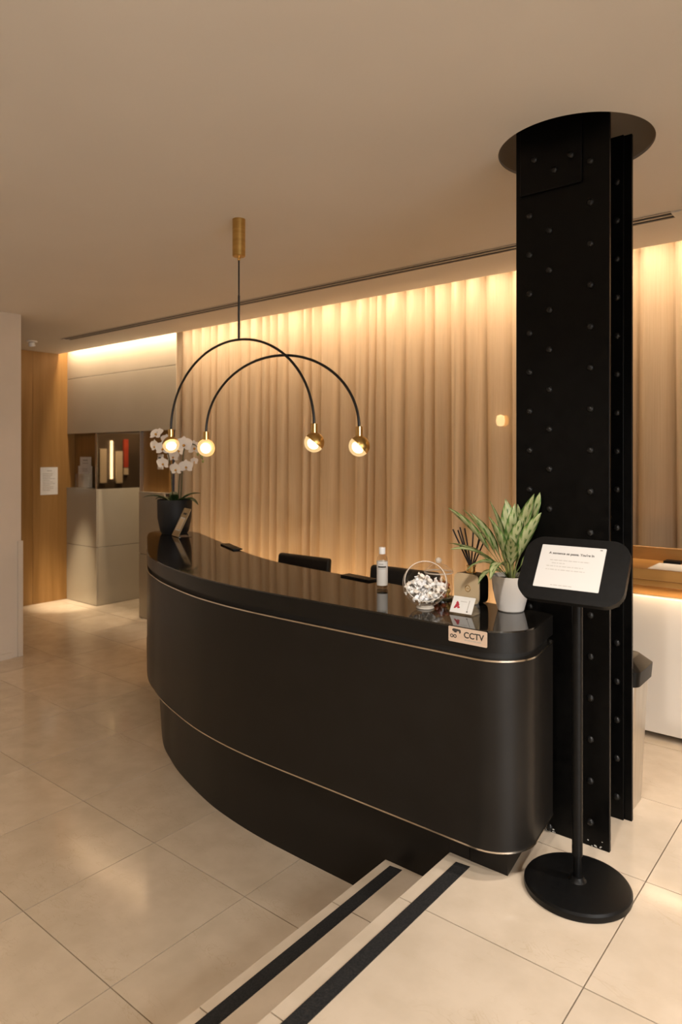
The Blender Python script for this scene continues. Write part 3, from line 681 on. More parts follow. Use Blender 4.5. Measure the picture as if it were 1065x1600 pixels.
for az, ln, wd, el, dr in ((scr(-1, -0.3), 0.22, 0.075, 35, 60), (scr(1, 0.1), 0.19, 0.08, 42, 50), (scr(0.9, -0.6), 0.24, 0.07, 25, 70), (scr(-0.3, 1), 0.18, 0.07, 40, 40), (scr(-1, 0.5), 0.17, 0.07, 30, 60), (scr(0.25, -1), 0.14, 0.06, 50, 50)):
    hb = Vector((math.cos(R(az)), math.sin(R(az)), 0)) * 0.03
    leaf_mesh('leaf', (ox + hb.x, oy + hb.y, ZT + 0.235), az, ln, wd, el, dr, orchid_leaf, orc, 0.18)
pxm = 0.00492      # metres per picture unit at the orchid, used to set real offsets from the pot centre
def op(dx, dz, df=0.0): return Vector((ox, oy, ZT + 0.26)) + Rv * dx + Uv * dz + Fv * df
stems = ([op(-0.01, -0.02), op(-0.02, 0.10), op(-0.03, 0.24), op(-0.055, 0.36, 0.01), op(-0.095, 0.46, 0.0), op(-0.13, 0.52, -0.02)],
         [op(0.045, -0.02), op(0.055, 0.12), op(0.062, 0.28), op(0.075, 0.38, -0.01), op(0.11, 0.43, -0.03), op(0.17, 0.42, -0.05)],
         [op(0.03, -0.02), op(0.032, 0.10), op(0.042, 0.20), op(0.06, 0.26, -0.02)])
for st in stems: tube('stem', catmull([tuple(q) for q in st], 6), 0.0048, stem_m, orc, 8)
def petal_bm(bm, T, ln, wd, cup, ang):
    rows = []; c, s = math.cos(ang), math.sin(ang)
    for i in range(7):
        t = i / 6; wv = wd * math.sin(PI * (0.12 + 0.86 * t)) ** 0.75; rr = 0.002 + ln * t
        rows.append([bm.verts.new(T @ Vector((c * rr - s * k * wv / 2, s * rr + c * k * wv / 2, cup * (t * t) + abs(k) * 0.12 * wv))) for k in (-1, 0, 1)])
    for a, d in zip(rows, rows[1:]):
        for k in range(2): bm.faces.new((a[k], a[k + 1], d[k + 1], d[k]))
def flower(pos, look, sz):
    T = Matrix.Translation(pos) @ Vector(look).to_track_quat('Z', 'Y').to_matrix().to_4x4()
    root = None
    for a, ln, wd in ((90, 1.0, 0.72), (215, 1.0, 0.68), (325, 1.0, 0.68)):
        bm = bmesh.new(); petal_bm(bm, T @ Matrix.Translation((0, 0, -0.002)), 0.5 * sz * ln, 0.5 * sz * wd * 1.05, 0.006, R(a)); o = from_bm('petal', bm, petal_m, None, True)
        if root is None:
            root = o; root.name = 'flower'; setparent(root, orc)
        else: setparent(o, root)
    for a in (22, 158):
        bm = bmesh.new(); petal_bm(bm, T, 0.5 * sz * 1.05, 0.5 * sz * 1.25, 0.010, R(a)); from_bm('petal', bm, petal_m, root, True)
    lathe('lip', [(0.0, 0.022), (0.006, 0.018), (0.010, 0.008), (0.004, 0.0)], lip_m, root, 10, T=T @ Matrix.Translation((0, -0.008, 0)) @ Matrix.Scale(sz / 0.11, 4), smooth=True)
pot_c = (273, 783)
def fl(u, v, df, rx, rz, sz):
    flower(op((u - 274) * pxm, (783 - v) * pxm, df), -Fv + Rv * rx + Uv * rz, sz)
for a in ((248, 681, -0.03, -0.5, 0.9, 0.115), (262, 690, 0.01, 0.5, 0.6, 0.10), (244, 699, 0.0, -0.8, -0.1, 0.10), (257, 703, -0.03, 0.1, 0.1, 0.11), (258, 726, -0.03, -0.3, -0.2, 0.10),
          (291, 697, -0.05, 0.15, 0.05, 0.125), (304, 702, 0.0, 0.9, 0.1, 0.115), (280, 706, 0.03, -0.3, 0.2, 0.10), (294, 731, -0.04, 0.1, -0.1, 0.105), (278, 735, -0.03, -0.5, -0.2, 0.105), (270, 716, 0.04, 0.0, 0.3, 0.09), (303, 723, 0.03, 0.7, 0.1, 0.06)): fl(*a)
for u, v in ((318, 716), (320, 723), (312, 712)):
    p = op((u - 274) * pxm, (783 - v) * pxm, -0.04)
    lathe('bud', [(0, -0.014), (0.008, -0.006), (0.009, 0.004), (0, 0.013)], cane_m, orc, 10, tuple(p), smooth=True)
tube('stem', catmull([tuple(op(0.17, 0.42, -0.05)), tuple(op(0.20, 0.38, -0.04)), tuple(op(0.225, 0.31, -0.04))], 5), 0.0032, stem_m, orc, 6)

# ---- gold card stand beside the orchid (its printed code is left out)
gs = thing('card_stand', 'gold leaning card stand with a framed square beside the orchid pot', 'card stand', (-4.115, 3.15, ZT))
TG = Matrix.Translation((-4.125, 3.135, ZT)) @ Matrix.Rotation(R(-20), 4, 'Z') @ Matrix.Rotation(R(90 - 26), 4, 'X')
prism('card', rrect(0.150, 0.222, 0.004, 3, 0, 0.115), 0.0, 0.004, gold_card, gs, T=TG)
for lo, hi in (((-0.052, 0.048), (0.052, 0.056)), ((-0.052, 0.144), (0.052, 0.152)), ((-0.052, 0.056), (-0.044, 0.144)), ((0.044, 0.056), (0.052, 0.144))):
    box('frame_line', (*lo, 0.0042), (*hi, 0.0050), paper, gs, T=TG)
box('heading_print', (-0.035, 0.176, 0.0042), (0.035, 0.190, 0.0047), ink, gs, T=TG)
box('square_field', (-0.042, 0.058, 0.0041), (0.042, 0.142, 0.0044), diff_gold, gs, T=TG)
TG2 = Matrix.Translation((-4.125, 3.135, ZT)) @ Matrix.Rotation(R(-20), 4, 'Z')
prism('foot', rrect(0.150, 0.10, 0.004, 3, 0, 0.055), 0.0, 0.003, acrylic, gs, T=TG2)

# ---- flat black folders at the staff edge of the counter
for nm, lb, cx, cy, a, ln in (('black_folder', 'thin black folder at the staff edge of the counter near the orchid', -3.36, 3.000, -25.5, 0.30), ('black_folder', 'thin black folder at the staff edge of the counter left of the bottle', -2.03, 2.635, -9, 0.20)):
    fo = box(nm, (-ln / 2, -0.03, 0), (ln / 2, 0.03, 0.009), plastic_blk, None, 0.002, 2); fo.location = (cx, cy, ZT); fo.rotation_euler = (0, 0, R(a))
    tag(fo, lb, 'folder', 'thin black folders on the counter')
# ---- clear bottle with a white cap
bx_, by_ = -1.789, 2.495
bo = thing('sanitizer_bottle', 'clear bottle with white cap and pale label on the counter', 'bottle', (bx_, by_, ZT))
lathe('bottle_body', [(0, 0.001), (0.021, 0.001), (0.0245, 0.005), (0.0245, 0.128), (0.022, 0.142), (0.013, 0.153), (0.011, 0.158)], thin_glass('bottle_plastic', (0.93, 0.90, 0.86), 0.06, 1.45, 0.05), bo, 32, (bx_, by_, ZT))
lathe('gel', [(0, 0.003), (0.0225, 0.003), (0.0232, 0.006), (0.0232, 0.118), (0, 0.118)], thin_glass('clear_gel', (0.90, 0.87, 0.82), 0.03, 1.33, 0.0), bo, 32, (bx_, by_, ZT))
lathe('label', [(0.0250, 0.018), (0.0250, 0.125)], paper, bo, 32, (bx_, by_, ZT))
lathe('cap', [(0, 0.187), (0.0135, 0.187), (0.0145, 0.185), (0.0145, 0.157), (0.011, 0.157)], white_plastic, bo, 28, (bx_, by_, ZT))
def curved_print(parent, c, r, z0, z1, a0, a1, m, name='label_print'):
    vs = []; fs = []; n = 8
    for k in range(n + 1):
        a = a0 + (a1 - a0) * k / n; vs += [(c[0] + r * math.cos(a), c[1] + r * math.sin(a), c[2] + z0), (c[0] + r * math.cos(a), c[1] + r * math.sin(a), c[2] + z1)]
    for k in range(n): fs.append((2 * k, 2 * k + 2, 2 * k + 3, 2 * k + 1))
    return from_py(name, vs, fs, m, parent)
fa = math.atan2(-by_, -bx_)      # towards the public side
curved_print(bo, (bx_, by_, ZT), 0.0253, 0.098, 0.105, fa - 0.85, fa + 0.75, ink)
curved_print(bo, (bx_, by_, ZT), 0.0253, 0.0915, 0.0935, fa - 0.8, fa + 0.75, ink_soft)
curved_print(bo, (bx_, by_, ZT), 0.0253, 0.112, 0.116, fa - 0.6, fa + 0.2, ink_soft)

# ---- tilted glass bowl of wrapped sweets
gbx, gby = -1.435, 2.29
br = 0.0885
gb = thing('glass_bowl', 'round tilted glass bowl full of white wrapped sweets on the counter', 'bowl', (gbx, gby, ZT))
bc = Vector((gbx, gby, ZT + br + 0.006))
nb_ = (-Fv * 1.0 + Rv * -0.08 + Uv * 0.50).normalized()
TB = Matrix.Translation(bc) @ nb_.to_track_quat('Z', 'Y').to_matrix().to_4x4()
th0 = 65
prof = [(br * math.sin(R(q)), br * math.cos(R(q))) for q in [th0 + (180 - th0) * k / 26 for k in range(27)]]
lathe('bowl_glass', prof, glass, gb, 56, T=TB, smooth=True)
bm = bmesh.new(); rr, rz_ = prof[0]
ring = [TB @ Vector((rr * math.cos(2 * PI * k / 48), rr * math.sin(2 * PI * k / 48), rz_)) for k in range(49)]
tube_bm(bm, ring, 0.0018, 8, False); from_bm('rim', bm, rim_glass, gb, True)
lathe('foot_ring', [(0.034, 0.0), (0.036, 0.002), (0.034, 0.007), (0.026, 0.012), (0.022, 0.010), (0.030, 0.001), (0.034, 0.0)], rim_glass, gb, 40, (gbx, gby, ZT))
candy_m = [noise_mat('white_wrapper', (0.92, 0.90, 0.87), (0.84, 0.82, 0.79), (120, 120, 120), 3, (0.3, 0.45), 0.2), noise_mat('silver_wrapper', (0.80, 0.79, 0.79), (0.88, 0.87, 0.86), (120, 120, 120), 3, (0.25, 0.35), 0.3), noise_mat('cream_wrapper', (0.90, 0.82, 0.72), (0.82, 0.75, 0.66), (120, 120, 120), 3, (0.3, 0.45), 0.3)]
def candy_mesh(m, seed):
    rg = random.Random(seed); bm = bmesh.new(); prof = [(-0.019, 0.0085), (-0.0145, 0.006), (-0.0115, 0.0022), (-0.009, 0.007), (-0.004, 0.0092), (0.004, 0.0092), (0.009, 0.007), (0.0115, 0.0022), (0.0145, 0.006), (0.019, 0.0085)]
    rings = []
    for i, (x_, r_) in enumerate(prof):
        flat = 0.35 if i in (0, 1, 8, 9) else 0.75
        rings.append([bm.verts.new((x_ + rg.uniform(-.0012, .0012), r_ * math.cos(2 * PI * k / 8) * rg.uniform(.85, 1.1), r_ * flat * math.sin(2 * PI * k / 8) * rg.uniform(.8, 1.15))) for k in range(8)])
    for a, d in zip(rings, rings[1:]):
        for k in range(8): bm.faces.new((a[k], a[(k + 1) % 8], d[(k + 1) % 8], d[k]))
    bmesh.ops.recalc_face_normals(bm, faces=bm.faces[:])
    me = bpy.data.meshes.new('wrapped_sweet'); bm.to_mesh(me); bm.free(); me.materials.append(m); return me
cms = [candy_mesh(candy_m[k % 3], k) for k in range(6)]
# fill the bowl below a mounded surface
pts = []; rg = random.Random(11); tries = 0
while len(pts) < 88 and tries < 40000:
    tries += 1
    q = Vector((rg.uniform(-1, 1), rg.uniform(-1, 1), rg.uniform(-1, 0.62))) * br
    if q.length > br - 0.018: continue
    if q.dot(nb_) > br * math.cos(R(th0)) - 0.012: continue
    hor = Vector((q.x, q.y, 0)).length
    if q.z > 0.040 - hor * 0.62: continue
    if all((q - p_).length > 0.0142 for p_ in pts): pts.append(q)
for i, q in enumerate(pts):
    o = bpy.data.objects.new('wrapped_sweet', rg.choice(cms)); COL.objects.link(o); o.location = bc + q
    o.rotation_euler = (rg.uniform(0, 6.3), rg.uniform(-0.8, 0.8), rg.uniform(0, 6.3))
    tag(o, 'white twist-wrapped sweet heaped in the tilted glass bowl', 'sweet', 'wrapped sweets in the glass bowl')

# ---- lidded glass jar behind the bowl
jx, jy = -1.487, 2.478
jr = thing('glass_jar', 'lidded glass jar of red-brown sweets behind the bowl', 'jar', (jx, jy, ZT))
lathe('jar_glass', [(0, 0.002), (0.048, 0.002), (0.056, 0.010), (0.058, 0.05), (0.056, 0.100), (0.052, 0.108)], glass, jr, 40, (jx, jy, ZT), smooth=True)
lathe('base_ring', [(0.046, 0.0), (0.057, 0.001), (0.058, 0.008), (0.046, 0.006), (0.046, 0.0)], thin_glass('green_glass_base', (0.45, 0.50, 0.36), 0.1, 1.5, 0.1), jr, 40, (jx, jy, ZT))
ld = lathe('lid', [(0.060, 0.108), (0.061, 0.113), (0.054, 0.122), (0.034, 0.138), (0.014, 0.146), (0.010, 0.150)], glass, jr, 40, (jx, jy, ZT), smooth=True)
lathe('lid_knob', [(0.009, 0.149), (0.013, 0.157), (0.013, 0.164), (0.006, 0.171), (0, 0.172)], rim_glass, ld, 24, (jx, jy, ZT), smooth=True)
lathe('lid_rim', [(0.056, 0.1075), (0.0615, 0.108), (0.0615, 0.113), (0.056, 0.1125), (0.056, 0.1075)], rim_glass, ld, 40, (jx, jy, ZT))
rs = []
for k, cc in enumerate(((0.30, 0.05, 0.015), (0.24, 0.08, 0.02), (0.42, 0.10, 0.03), (0.50, 0.32, 0.08))):
    mm = noise_mat('boiled_sweet_%d' % k, cc, tuple(c_ * 0.7 for c_ in cc), (60, 60, 60), 2, (0.15, 0.25))
    bm = bmesh.new(); bmesh.ops.create_icosphere(bm, subdivisions=2, radius=0.0115); bm.transform(Matrix.Diagonal((1, 1, 0.72, 1)))
    me = bpy.data.meshes.new('boiled_sweet'); bm.to_mesh(me); bm.free(); me.materials.append(mm)
    for p_ in me.polygons: p_.use_smooth = True
    rs.append(me)
pp = []; tries = 0
while len(pp) < 44 and tries < 30000:
    tries += 1
    a, r_, z_ = rg.uniform(0, 6.28), 0.044 * math.sqrt(rg.random()), rg.uniform(0.016, 0.066); q = Vector((r_ * math.cos(a), r_ * math.sin(a), z_))
    if all((q - p_).length > 0.0165 for p_ in pp): pp.append(q)
for q in pp:
    o = bpy.data.objects.new('boiled_sweet', rg.choice(rs)); COL.objects.link(o); o.location = Vector((jx, jy, ZT)) + q; o.rotation_euler = (rg.uniform(0, 3), rg.uniform(0, 3), 0)
    tag(o, 'red-brown sweet inside the lidded glass jar', 'sweet', 'red-brown sweets in the glass jar')

# ---- reed diffuser
dx, dy = -1.343, 2.492
df_ = thing('reed_diffuser', 'gold square-shouldered diffuser bottle with black reeds', 'diffuser', (dx, dy, ZT))
TD = Matrix.Translation((dx, dy, ZT)) @ Matrix.Rotation(R(-9), 4, 'Z') @ Matrix.Rotation(R(90), 4, 'X')
W, Hh = 0.128, 0.122
face = []
for k in range(64):
    a = 2 * PI * k / 64; c_, s_ = math.cos(a), math.sin(a); e_ = 0.42
    face.append((W / 2 * abs(c_) ** e_ * (1 if c_ > 0 else -1), Hh / 2 + Hh / 2 * abs(s_) ** e_ * (1 if s_ > 0 else -1)))
prism('bottle_body', face, -0.030, 0.026, plastic_blk, df_, 0.002, T=TD)
prism('front_face', [(x_ * 0.985, Hh / 2 + (y_ - Hh / 2) * 0.985) for x_, y_ in face], 0.026, 0.031, diff_gold, df_, 0.003, T=TD)
bm = bmesh.new(); tube_bm(bm, [TD @ Vector((0.008 + 0.0125 * math.cos(2 * PI * k / 28), 0.062 + 0.0125 * math.sin(2 * PI * k / 28), 0.0315)) for k in range(29)], 0.0014, 6, False); from_bm('emblem_ring', bm, brass_hi, df_, True)
text('emblem', 'aw', 0.010, TD @ Matrix.Translation((0.001, 0.0595, 0.0312)), brass, df_)
lathe('neck', [(0.0, 0.0), (0.021, 0.0), (0.021, 0.004), (0.0165, 0.006), (0.0165, 0.026), (0.0195, 0.027), (0.0195, 0.032), (0.012, 0.032), (0.012, 0.02)], brass_hi, df_, 32, (dx + 0.002, dy, ZT + Hh - 0.001))
zt = ZT + Hh + 0.030
for tx, tz, ty in ((-0.062, 0.128, 0.01), (-0.052, 0.130, -0.012), (-0.036, 0.135, 0.012), (-0.027, 0.136, -0.008), (0.012, 0.124, 0.012), (0.028, 0.122, -0.01), (0.040, 0.118, 0.008), (0.052, 0.112, -0.006)):
    b0 = Vector((dx + 0.002, dy, zt - 0.035)) + Rv * (-tx * 0.12) + Fv * ty * 0.4
    b1 = Vector((dx + 0.002, dy, zt)) + Rv * tx * 1.15 + Uv * tz * 1.12 + Fv * ty * 2.5
    tube('reed', [tuple(b0), tuple(b1)], 0.0032, reed_m, df_, 8)

# ---- small card in an acrylic holder
ch = thing('card_holder', 'small clear holder with a white card printed in red beside the bowl', 'card holder', (-1.262, 2.30, ZT))
TC = Matrix.Translation((-1.268, 2.272, ZT + 0.004)) @ Matrix.Rotation(R(1), 4, 'Z') @ Matrix.Rotation(R(90 - 33), 4, 'X')
prism('holder_front', rrect(0.098, 0.070, 0.002, 2, 0, 0.035), -0.003, 0.0, acrylic, ch, T=TC)
prism('card', rrect(0.092, 0.066, 0.001, 2, -0.001, 0.035), 0.0003, 0.0012, paper, ch, T=TC)
for cx, cy, s in ((-0.026, 0.028, 0.008), (-0.020, 0.034, 0.007), (-0.024, 0.041, 0.007), (-0.015, 0.024, 0.006), (-0.030, 0.022, 0.005)):
    prism('red_print', [(cx + s * math.cos(a) * q, cy + s * math.sin(a) * q) for a, q in [(2 * PI * k / 9, (1, 0.65, 0.9)[k % 3]) for k in range(9)]], 0.0013, 0.0016, red_ink, ch, T=TC)
box('fine_print', (-0.012, 0.047, 0.0013), (0.014, 0.049, 0.0015), ink_soft, ch, T=TC)
box('fine_print', (0.022, 0.014, 0.0013), (0.025, 0.055, 0.0015), ink_soft, ch, T=TC)
box('mark', (0.021, 0.008, 0.0013), (0.0265, 0.0125, 0.0016), ink, ch, T=TC)
from_py('holder_base', [(-1.317, 2.272, ZT + .0005), (-1.219, 2.272, ZT + .0005), (-1.219, 2.335, ZT + .0005), (-1.317, 2.335, ZT + .0005), (-1.317, 2.272, ZT + .004), (-1.219, 2.272, ZT + .004), (-1.219, 2.335, ZT + .004), (-1.317, 2.335, ZT + .004)], [(0, 1, 2, 3), (4, 5, 6, 7), (0, 1, 5, 4), (1, 2, 6, 5), (2, 3, 7, 6), (3, 0, 4, 7)], acrylic, ch)
from_py('holder_side', [(-1.219, 2.272, ZT + .004), (-1.219, 2.335, ZT + .004), (-1.219, 2.310, ZT + .062), (-1.2175, 2.272, ZT + .004), (-1.2175, 2.335, ZT + .004), (-1.2175, 2.310, ZT + .062)], [(0, 1, 2), (3, 4, 5), (0, 1, 4, 3), (1, 2, 5, 4), (2, 0, 3, 5)], acrylic, ch)

# ---- variegated plant in a white pot
px_, py_ = -1.155, 2.462
vp = thing('potted_plant', 'leafy cream and green plant in a white marbled pot beside the tablet', 'plant', (px_, py_, ZT))
lathe('pot', [(0, 0), (0.045, 0), (0.050, 0.004), (0.058, 0.035), (0.069, 0.085), (0.074, 0.132), (0.0735, 0.136), (0.069, 0.136), (0.066, 0.118), (0, 0.118)], pot_white, vp, 44, (px_, py_, ZT))
lathe('soil', [(0, 0.126), (0.067, 0.119)], soil, vp, 28, (px_, py_, ZT))
pb = Vector((px_, py_, ZT + 0.122))
LV = [  # screen azimuth right, depth, length, width, elevation, droop, stalk
    (0.0, -0.3, 0.30, 0.062, 86, 12, 0.32), (0.35, 0.1, 0.34, 0.070, 80, 14, 0.34), (0.75, 0.2, 0.36, 0.066, 71, 8, 0.36), (-0.35, 0.3, 0.31, 0.060, 82, 18, 0.34),
    (-0.85, -0.2, 0.33, 0.060, 63, 18, 0.35), (-1.0, 0.1, 0.36, 0.066, 55, 14, 0.36), (-0.7, 0.5, 0.30, 0.056, 66, 24, 0.34), (-1.0, -0.4, 0.30, 0.046, 48, 55, 0.3),
    (-0.9, -0.7, 0.27, 0.042, 45, 80, 0.3), (-0.6, -0.9, 0.25, 0.044, 55, 120, 0.3), (0.1, -1.0, 0.26, 0.062, 78, 24, 0.3), (0.5, -0.7, 0.30, 0.058, 72, 22, 0.33),
    (0.9, -0.3, 0.23, 0.050, 62, 40, 0.33), (1.0, 0.0, 0.19, 0.040, 55, 55, 0.32), (0.5, 0.7, 0.31, 0.058, 74, 18, 0.34), (0.1, 0.9, 0.32, 0.062, 78, 16, 0.34),
    (-0.2, -0.8, 0.22, 0.050, 70, 40, 0.28), (-0.5, -0.3, 0.27, 0.056, 74, 20, 0.32), (0.25, -0.45, 0.24, 0.052, 82, 18, 0.3), (-1.0, 0.6, 0.28, 0.050, 42, 40, 0.34), (-0.75, -0.6, 0.20, 0.040, 40, 100, 0.3), (0.7, -0.6, 0.22, 0.044, 62, 40, 0.3)]
for k, (r_, f_, ln, wd, el, dr, stk) in enumerate(LV):
    az = scr(r_, f_); hb = Vector((math.cos(R(az)), math.sin(R(az)), 0)) * random.uniform(0.004, 0.018)
    leaf_mesh('leaf', pb + hb, az, ln * 1.0, wd * 1.05, el, dr, leaf_m, vp, 0.16, 14, stk, random.uniform(-35, 35), 2.551)
for k in range(8):
    a = 2 * PI * k / 8; d_ = Vector((math.cos(a), math.sin(a), 0))
    tube('stalk', [tuple(pb + d_ * 0.012 - Uv * 0.004), tuple(pb + d_ * 0.020 + Uv * 0.05), tuple(pb + d_ * 0.036 + Uv * 0.10)], [0.0042, 0.0036, 0.0022], cane_m, vp, 7)

# ================================================================== TABLET STAND
sx_, sy_ = -0.832, 2.285
ts = thing('tablet_stand', 'black floor stand holding a tablet in front of the column', 'stand', (sx_, sy_, 0))
lathe('base', [(0, 0.0), (0.171, 0.0), (0.173, 0.004), (0.173, 0.020), (0.168, 0.027), (0.155, 0.030), (0.03, 0.032), (0.024, 0.038), (0.020, 0.046), (0, 0.046)], black_metal, ts, 72, (sx_, sy_, 0))
lathe('lower_sleeve', [(0.0128, 0.03), (0.0128, 0.16)], black_metal, ts, 24, (sx_, sy_, 0))
lathe('pole', [(0, 0.115), (0.0175, 0.115), (0.0175, 1.03), (0, 1.03)], black_metal, ts, 28, (sx_, sy_, 0))
TT = Matrix.Translation((-0.843, 2.243, 1.087)) @ Matrix.Rotation(R(2.5), 4, 'Z') @ Matrix.Rotation(R(90 - 36.6), 4, 'X')
bz = []
for x_, y_ in rrect(0.340, 0.232, 0.055, 8, 0.011, -0.007):
    bz.append((x_ + 0.006 * math.sin((x_ - 0.011) / 0.17 * 1.2) * (1 - ((y_ + 0.007) / 0.116) ** 2), y_ + 0.006 * math.copysign(1, y_) * (1 - ((x_ - 0.011) / 0.17) ** 2)))
cs_ = prism('tablet_case', bz, -0.022, 0.0, black_metal, ts, 0.004, T=TT)
prism('screen', rrect(0.215, 0.161, 0.003, 3), 0.0002, 0.0008, tablet_screen, ts, T=TT)
text('heading_text', 'A sentence se passe. You\'re In', 0.0122, TT @ Matrix.Translation((-0.078, 0.046, 0.001)), ink, ts, 0.0001, bold=0.0003)
rg = random.Random(5)
for x0, x1, y_ in ((-0.070, 0.062, 0.022), (-0.062, -0.016, 0.011), (-0.078, 0.045, -0.001), (-0.078, 0.052, -0.014), (-0.05, 0.02, -0.071)):
    x_ = x0
    while x_ < x1:
        wd = rg.uniform(0.004, 0.015); box('small_print', (x_, y_, 0.0009), (min(x_ + wd, x1), y_ + 0.0026, 0.0010), ink_soft, ts, T=TT); x_ += wd + 0.003
box('small_print', (0.088, 0.072, 0.0009), (0.096, 0.0745, 0.0010), ink, ts, T=TT)
tube('tilt_bracket', [(sx_, sy_, 1.02), tuple(TT @ Vector((0.0, -0.01, -0.022)))], 0.016, black_metal, ts, 14)

# ================================================================== BIN, WHITE COUNTER, CHAIRS
bn = thing('waste_bin', 'brushed steel waste bin with black lid behind the column', 'bin', (-0.97, 2.99, 0))
def frus(name, lo, hi, z0, z1, rad, m, parent, n=6):
    (ax, ay, aw, ah), (bx2, by2, bw, bhh) = lo, hi
    p0, p1 = rrect(aw, ah, rad, n, ax, ay), rrect(bw, bhh, rad, n, bx2, by2); k = len(p0)
    vs = [(x_, y_, z0) for x_, y_ in p0] + [(x_, y_, z1) for x_, y_ in p1]
    fs = [tuple(range(k))[::-1], tuple(range(k, 2 * k))] + [(i, (i + 1) % k, k + (i + 1) % k, k + i) for i in range(k)]
    return from_py(name, vs, fs, m, parent, 'auto')
frus('bin_body', (-0.965, 2.985, 0.250, 0.175), (-0.965, 2.985, 0.300, 0.205), 0.0, 0.545, 0.02, bin_steel, bn)
frus('lid_rim', (-0.965, 2.985, 0.325, 0.23), (-0.965, 2.985, 0.335, 0.235), 0.525, 0.585, 0.035, plastic_blk, bn)
frus('lid', (-0.965, 2.985, 0.335, 0.235), (-0.965, 2.985, 0.25, 0.17), 0.585, 0.622, 0.035, plastic_blk, bn)

wc = thing('white_counter', 'white counter with a thick oak top behind the column at right', 'counter', (0.6, 3.9, 0))
box('front_panel', (-1.22, 3.745, 0.035), (2.3, 3.765, 0.730), white_lam, wc, 0.002, 1)
box('carcass', (-1.22, 3.767, 0.035), (2.3, 4.25, 0.730), white_lam, wc)
box('shadow_gap', (-1.20, 3.79, 0.732), (2.3, 4.25, 0.785), wood_h, wc)
box('oak_apron', (-1.22, 3.745, 0.786), (2.3, 4.28, 0.817), wood_h, wc, 0.001, 1)
box('oak_top', (-1.22, 3.735, 0.819), (2.3, 3.765, 0.873), wood_h, wc, 0.002, 1)
box('oak_tray', (-1.22, 3.766, 0.819), (2.3, 4.25, 0.850), wood_h, wc)
box('back_edge', (-1.22, 4.25, 0.819), (2.3, 4.28, 0.925), wood_h, wc, 0.002, 1)
for fx in (-0.80, 0.4, 1.6): lathe('foot', [(0, 0), (0.02, 0), (0.02, 0.034), (0, 0.034)], plastic_blk, wc, 16, (fx, 3.80, 0.0))
pw = box('paper_sheet', (-1.04, 3.80, 0.8505), (-0.62, 4.14, 0.8525), paper); tag(pw, 'white paper sheets lying on the oak counter top', 'paper')
ph = box('black_phone', (-1.02, 4.14, 0.8510), (-0.93, 4.22, 0.866), plastic_blk, bv=0.003); tag(ph, 'small flat black phone at the back of the oak counter', 'phone')
area('counter_led', (0.6, 3.722, 0.782), (R(-14), 0, 0), 3.4, 0.012, 4.5, WARM).parent = None

def office_chair():
    t = thing('office_chair', 'x', 'chair', world=False)
    def L_(name, o): o.parent = t; return o
    bm = box_bm((-0.24, 0.225, 0.62), (0.24, 0.275, 1.098), 0.022, 4); 
    for v_ in bm.verts: v_.co.y += 0.10 * (v_.co.z - 0.62) - 0.22 * v_.co.x ** 2
    from_bm('backrest', bm, chair_fabric, t, 'auto')
    box('seat', (-0.24, -0.17, 0.46), (0.24, 0.23, 0.54), chair_fabric, t, 0.03, 4)
    for s in (-1, 1):
        tube('armrest', [(s * 0.25, 0.16, 0.50), (s * 0.27, 0.15, 0.70), (s * 0.27, 0.05, 0.735), (s * 0.27, -0.12, 0.735)], 0.017, plastic_blk, t, 10)
    tube('back_bracket', [(0, 0.18, 0.47), (0, 0.27, 0.50), (0, 0.29, 0.70)], 0.02, plastic_blk, t, 10)
    lathe('gas_lift', [(0, 0.10), (0.027, 0.10), (0.027, 0.30), (0.017, 0.30), (0.017, 0.46), (0, 0.46)], plastic_blk, t, 20)
    for k in range(5):
        a = 2 * PI * k / 5 + 0.3; c_, s_ = math.cos(a), math.sin(a)
        lg = tube('base_leg', [(0.02 * c_, 0.02 * s_, 0.115), (0.25 * c_, 0.25 * s_, 0.075)], [0.022, 0.014], plastic_blk, t, 10)
        lathe('castor', [(0, 0), (0.022, 0.004), (0.028, 0.028), (0.022, 0.052), (0, 0.056)], plastic_blk, lg, 14, (0.25 * c_, 0.25 * s_, 0.0))
    return t
oc = office_chair()
def copy_tree(o, parent=None):
    c = o.copy(); COL.objects.link(c)
    if parent: c.parent = parent
    for chd in o.children: copy_tree(chd, c)
    return c
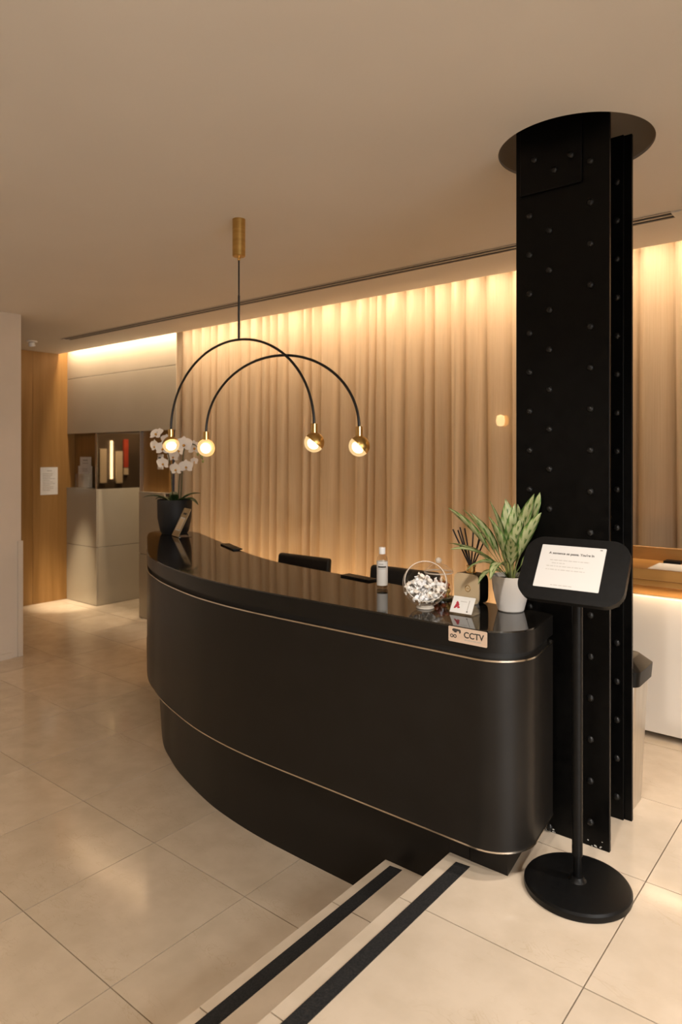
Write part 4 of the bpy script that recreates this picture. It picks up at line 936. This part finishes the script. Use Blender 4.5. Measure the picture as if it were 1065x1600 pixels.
for k, (x_, y_, rz, lb) in enumerate(((-3.22, 3.05, 0, 'black office chair left of the bottle, its back rising above the counter'), (-2.245, 2.85, 0, 'black office chair behind the clear bottle on the counter'))):
    o = oc if k == 0 else copy_tree(oc)
    o['label'] = lb; o['group'] = 'office chairs behind the desk'; o.location = (x_, y_ + 0.22, LOW); o.rotation_euler = (0, 0, R(rz)); o.scale = (1, 1, (0.967, 1.0)[k])

# ================================================================== SMALL THINGS AT THE FAR LEFT
np_ = thing('wall_notice', 'white printed notice taped to the oak wall', 'notice', (-7.92, 4.167, 0.99))
box('sheet', (-7.9195, 4.058, 0.99), (-7.9185, 4.275, 1.32), paper, np_)
rg = random.Random(9)
box('print_line', (-7.9184, 4.14, 1.272), (-7.918, 4.20, 1.282), ink_soft, np_)
for k in range(11):
    z_ = 1.24 - 0.02 * k; box('print_line', (-7.9184, 4.085, z_), (-7.918, 4.085 + rg.uniform(0.09, 0.165), z_ + 0.006), ink_soft, np_)
lh = thing('leaflet_holder', 'clear leaflet holder with white cards on the pale cabinet', 'leaflet holder', (-7.63, 4.46, 1.068))
box('holder_back', (-7.80, 4.488, 1.0685), (-7.45, 4.494, 1.33), acrylic, lh)
box('holder_pocket', (-7.80, 4.440, 1.0685), (-7.45, 4.446, 1.24), acrylic, lh)
box('holder_floor', (-7.80, 4.446, 1.0685), (-7.45, 4.488, 1.074), acrylic, lh)
box('leaflet', (-7.775, 4.462, 1.076), (-7.475, 4.468, 1.335), paper, lh)
box('leaflet', (-7.755, 4.474, 1.076), (-7.515, 4.480, 1.445), paper, lh)
box('leaflet', (-7.72, 4.450, 1.076), (-7.53, 4.456, 1.20), white_plastic, lh)
for z_, x0, x1 in ((1.395, -7.69, -7.58), (1.405, -7.69, -7.58), (1.365, -7.70, -7.57)): box('print_line', (x0, 4.4735, z_), (x1, 4.474, z_ + 0.008), ink_soft, lh)
for z_ in (1.30, 1.285, 1.27): box('print_line', (-7.68, 4.4615, z_), (-7.57, 4.462, z_ + 0.006), ink_soft, lh)
cr = thing('card_reader', 'small silver card reader with a dark window behind the orchid', 'card reader', (-6.08, 4.44, 1.32))
box('housing', (-6.125, 4.425, 1.315), (-6.035, 4.4395, 1.475), white_plastic, cr, 0.003, 2)
box('dark_window', (-6.105, 4.4235, 1.345), (-6.058, 4.425, 1.445), black_gap, cr)
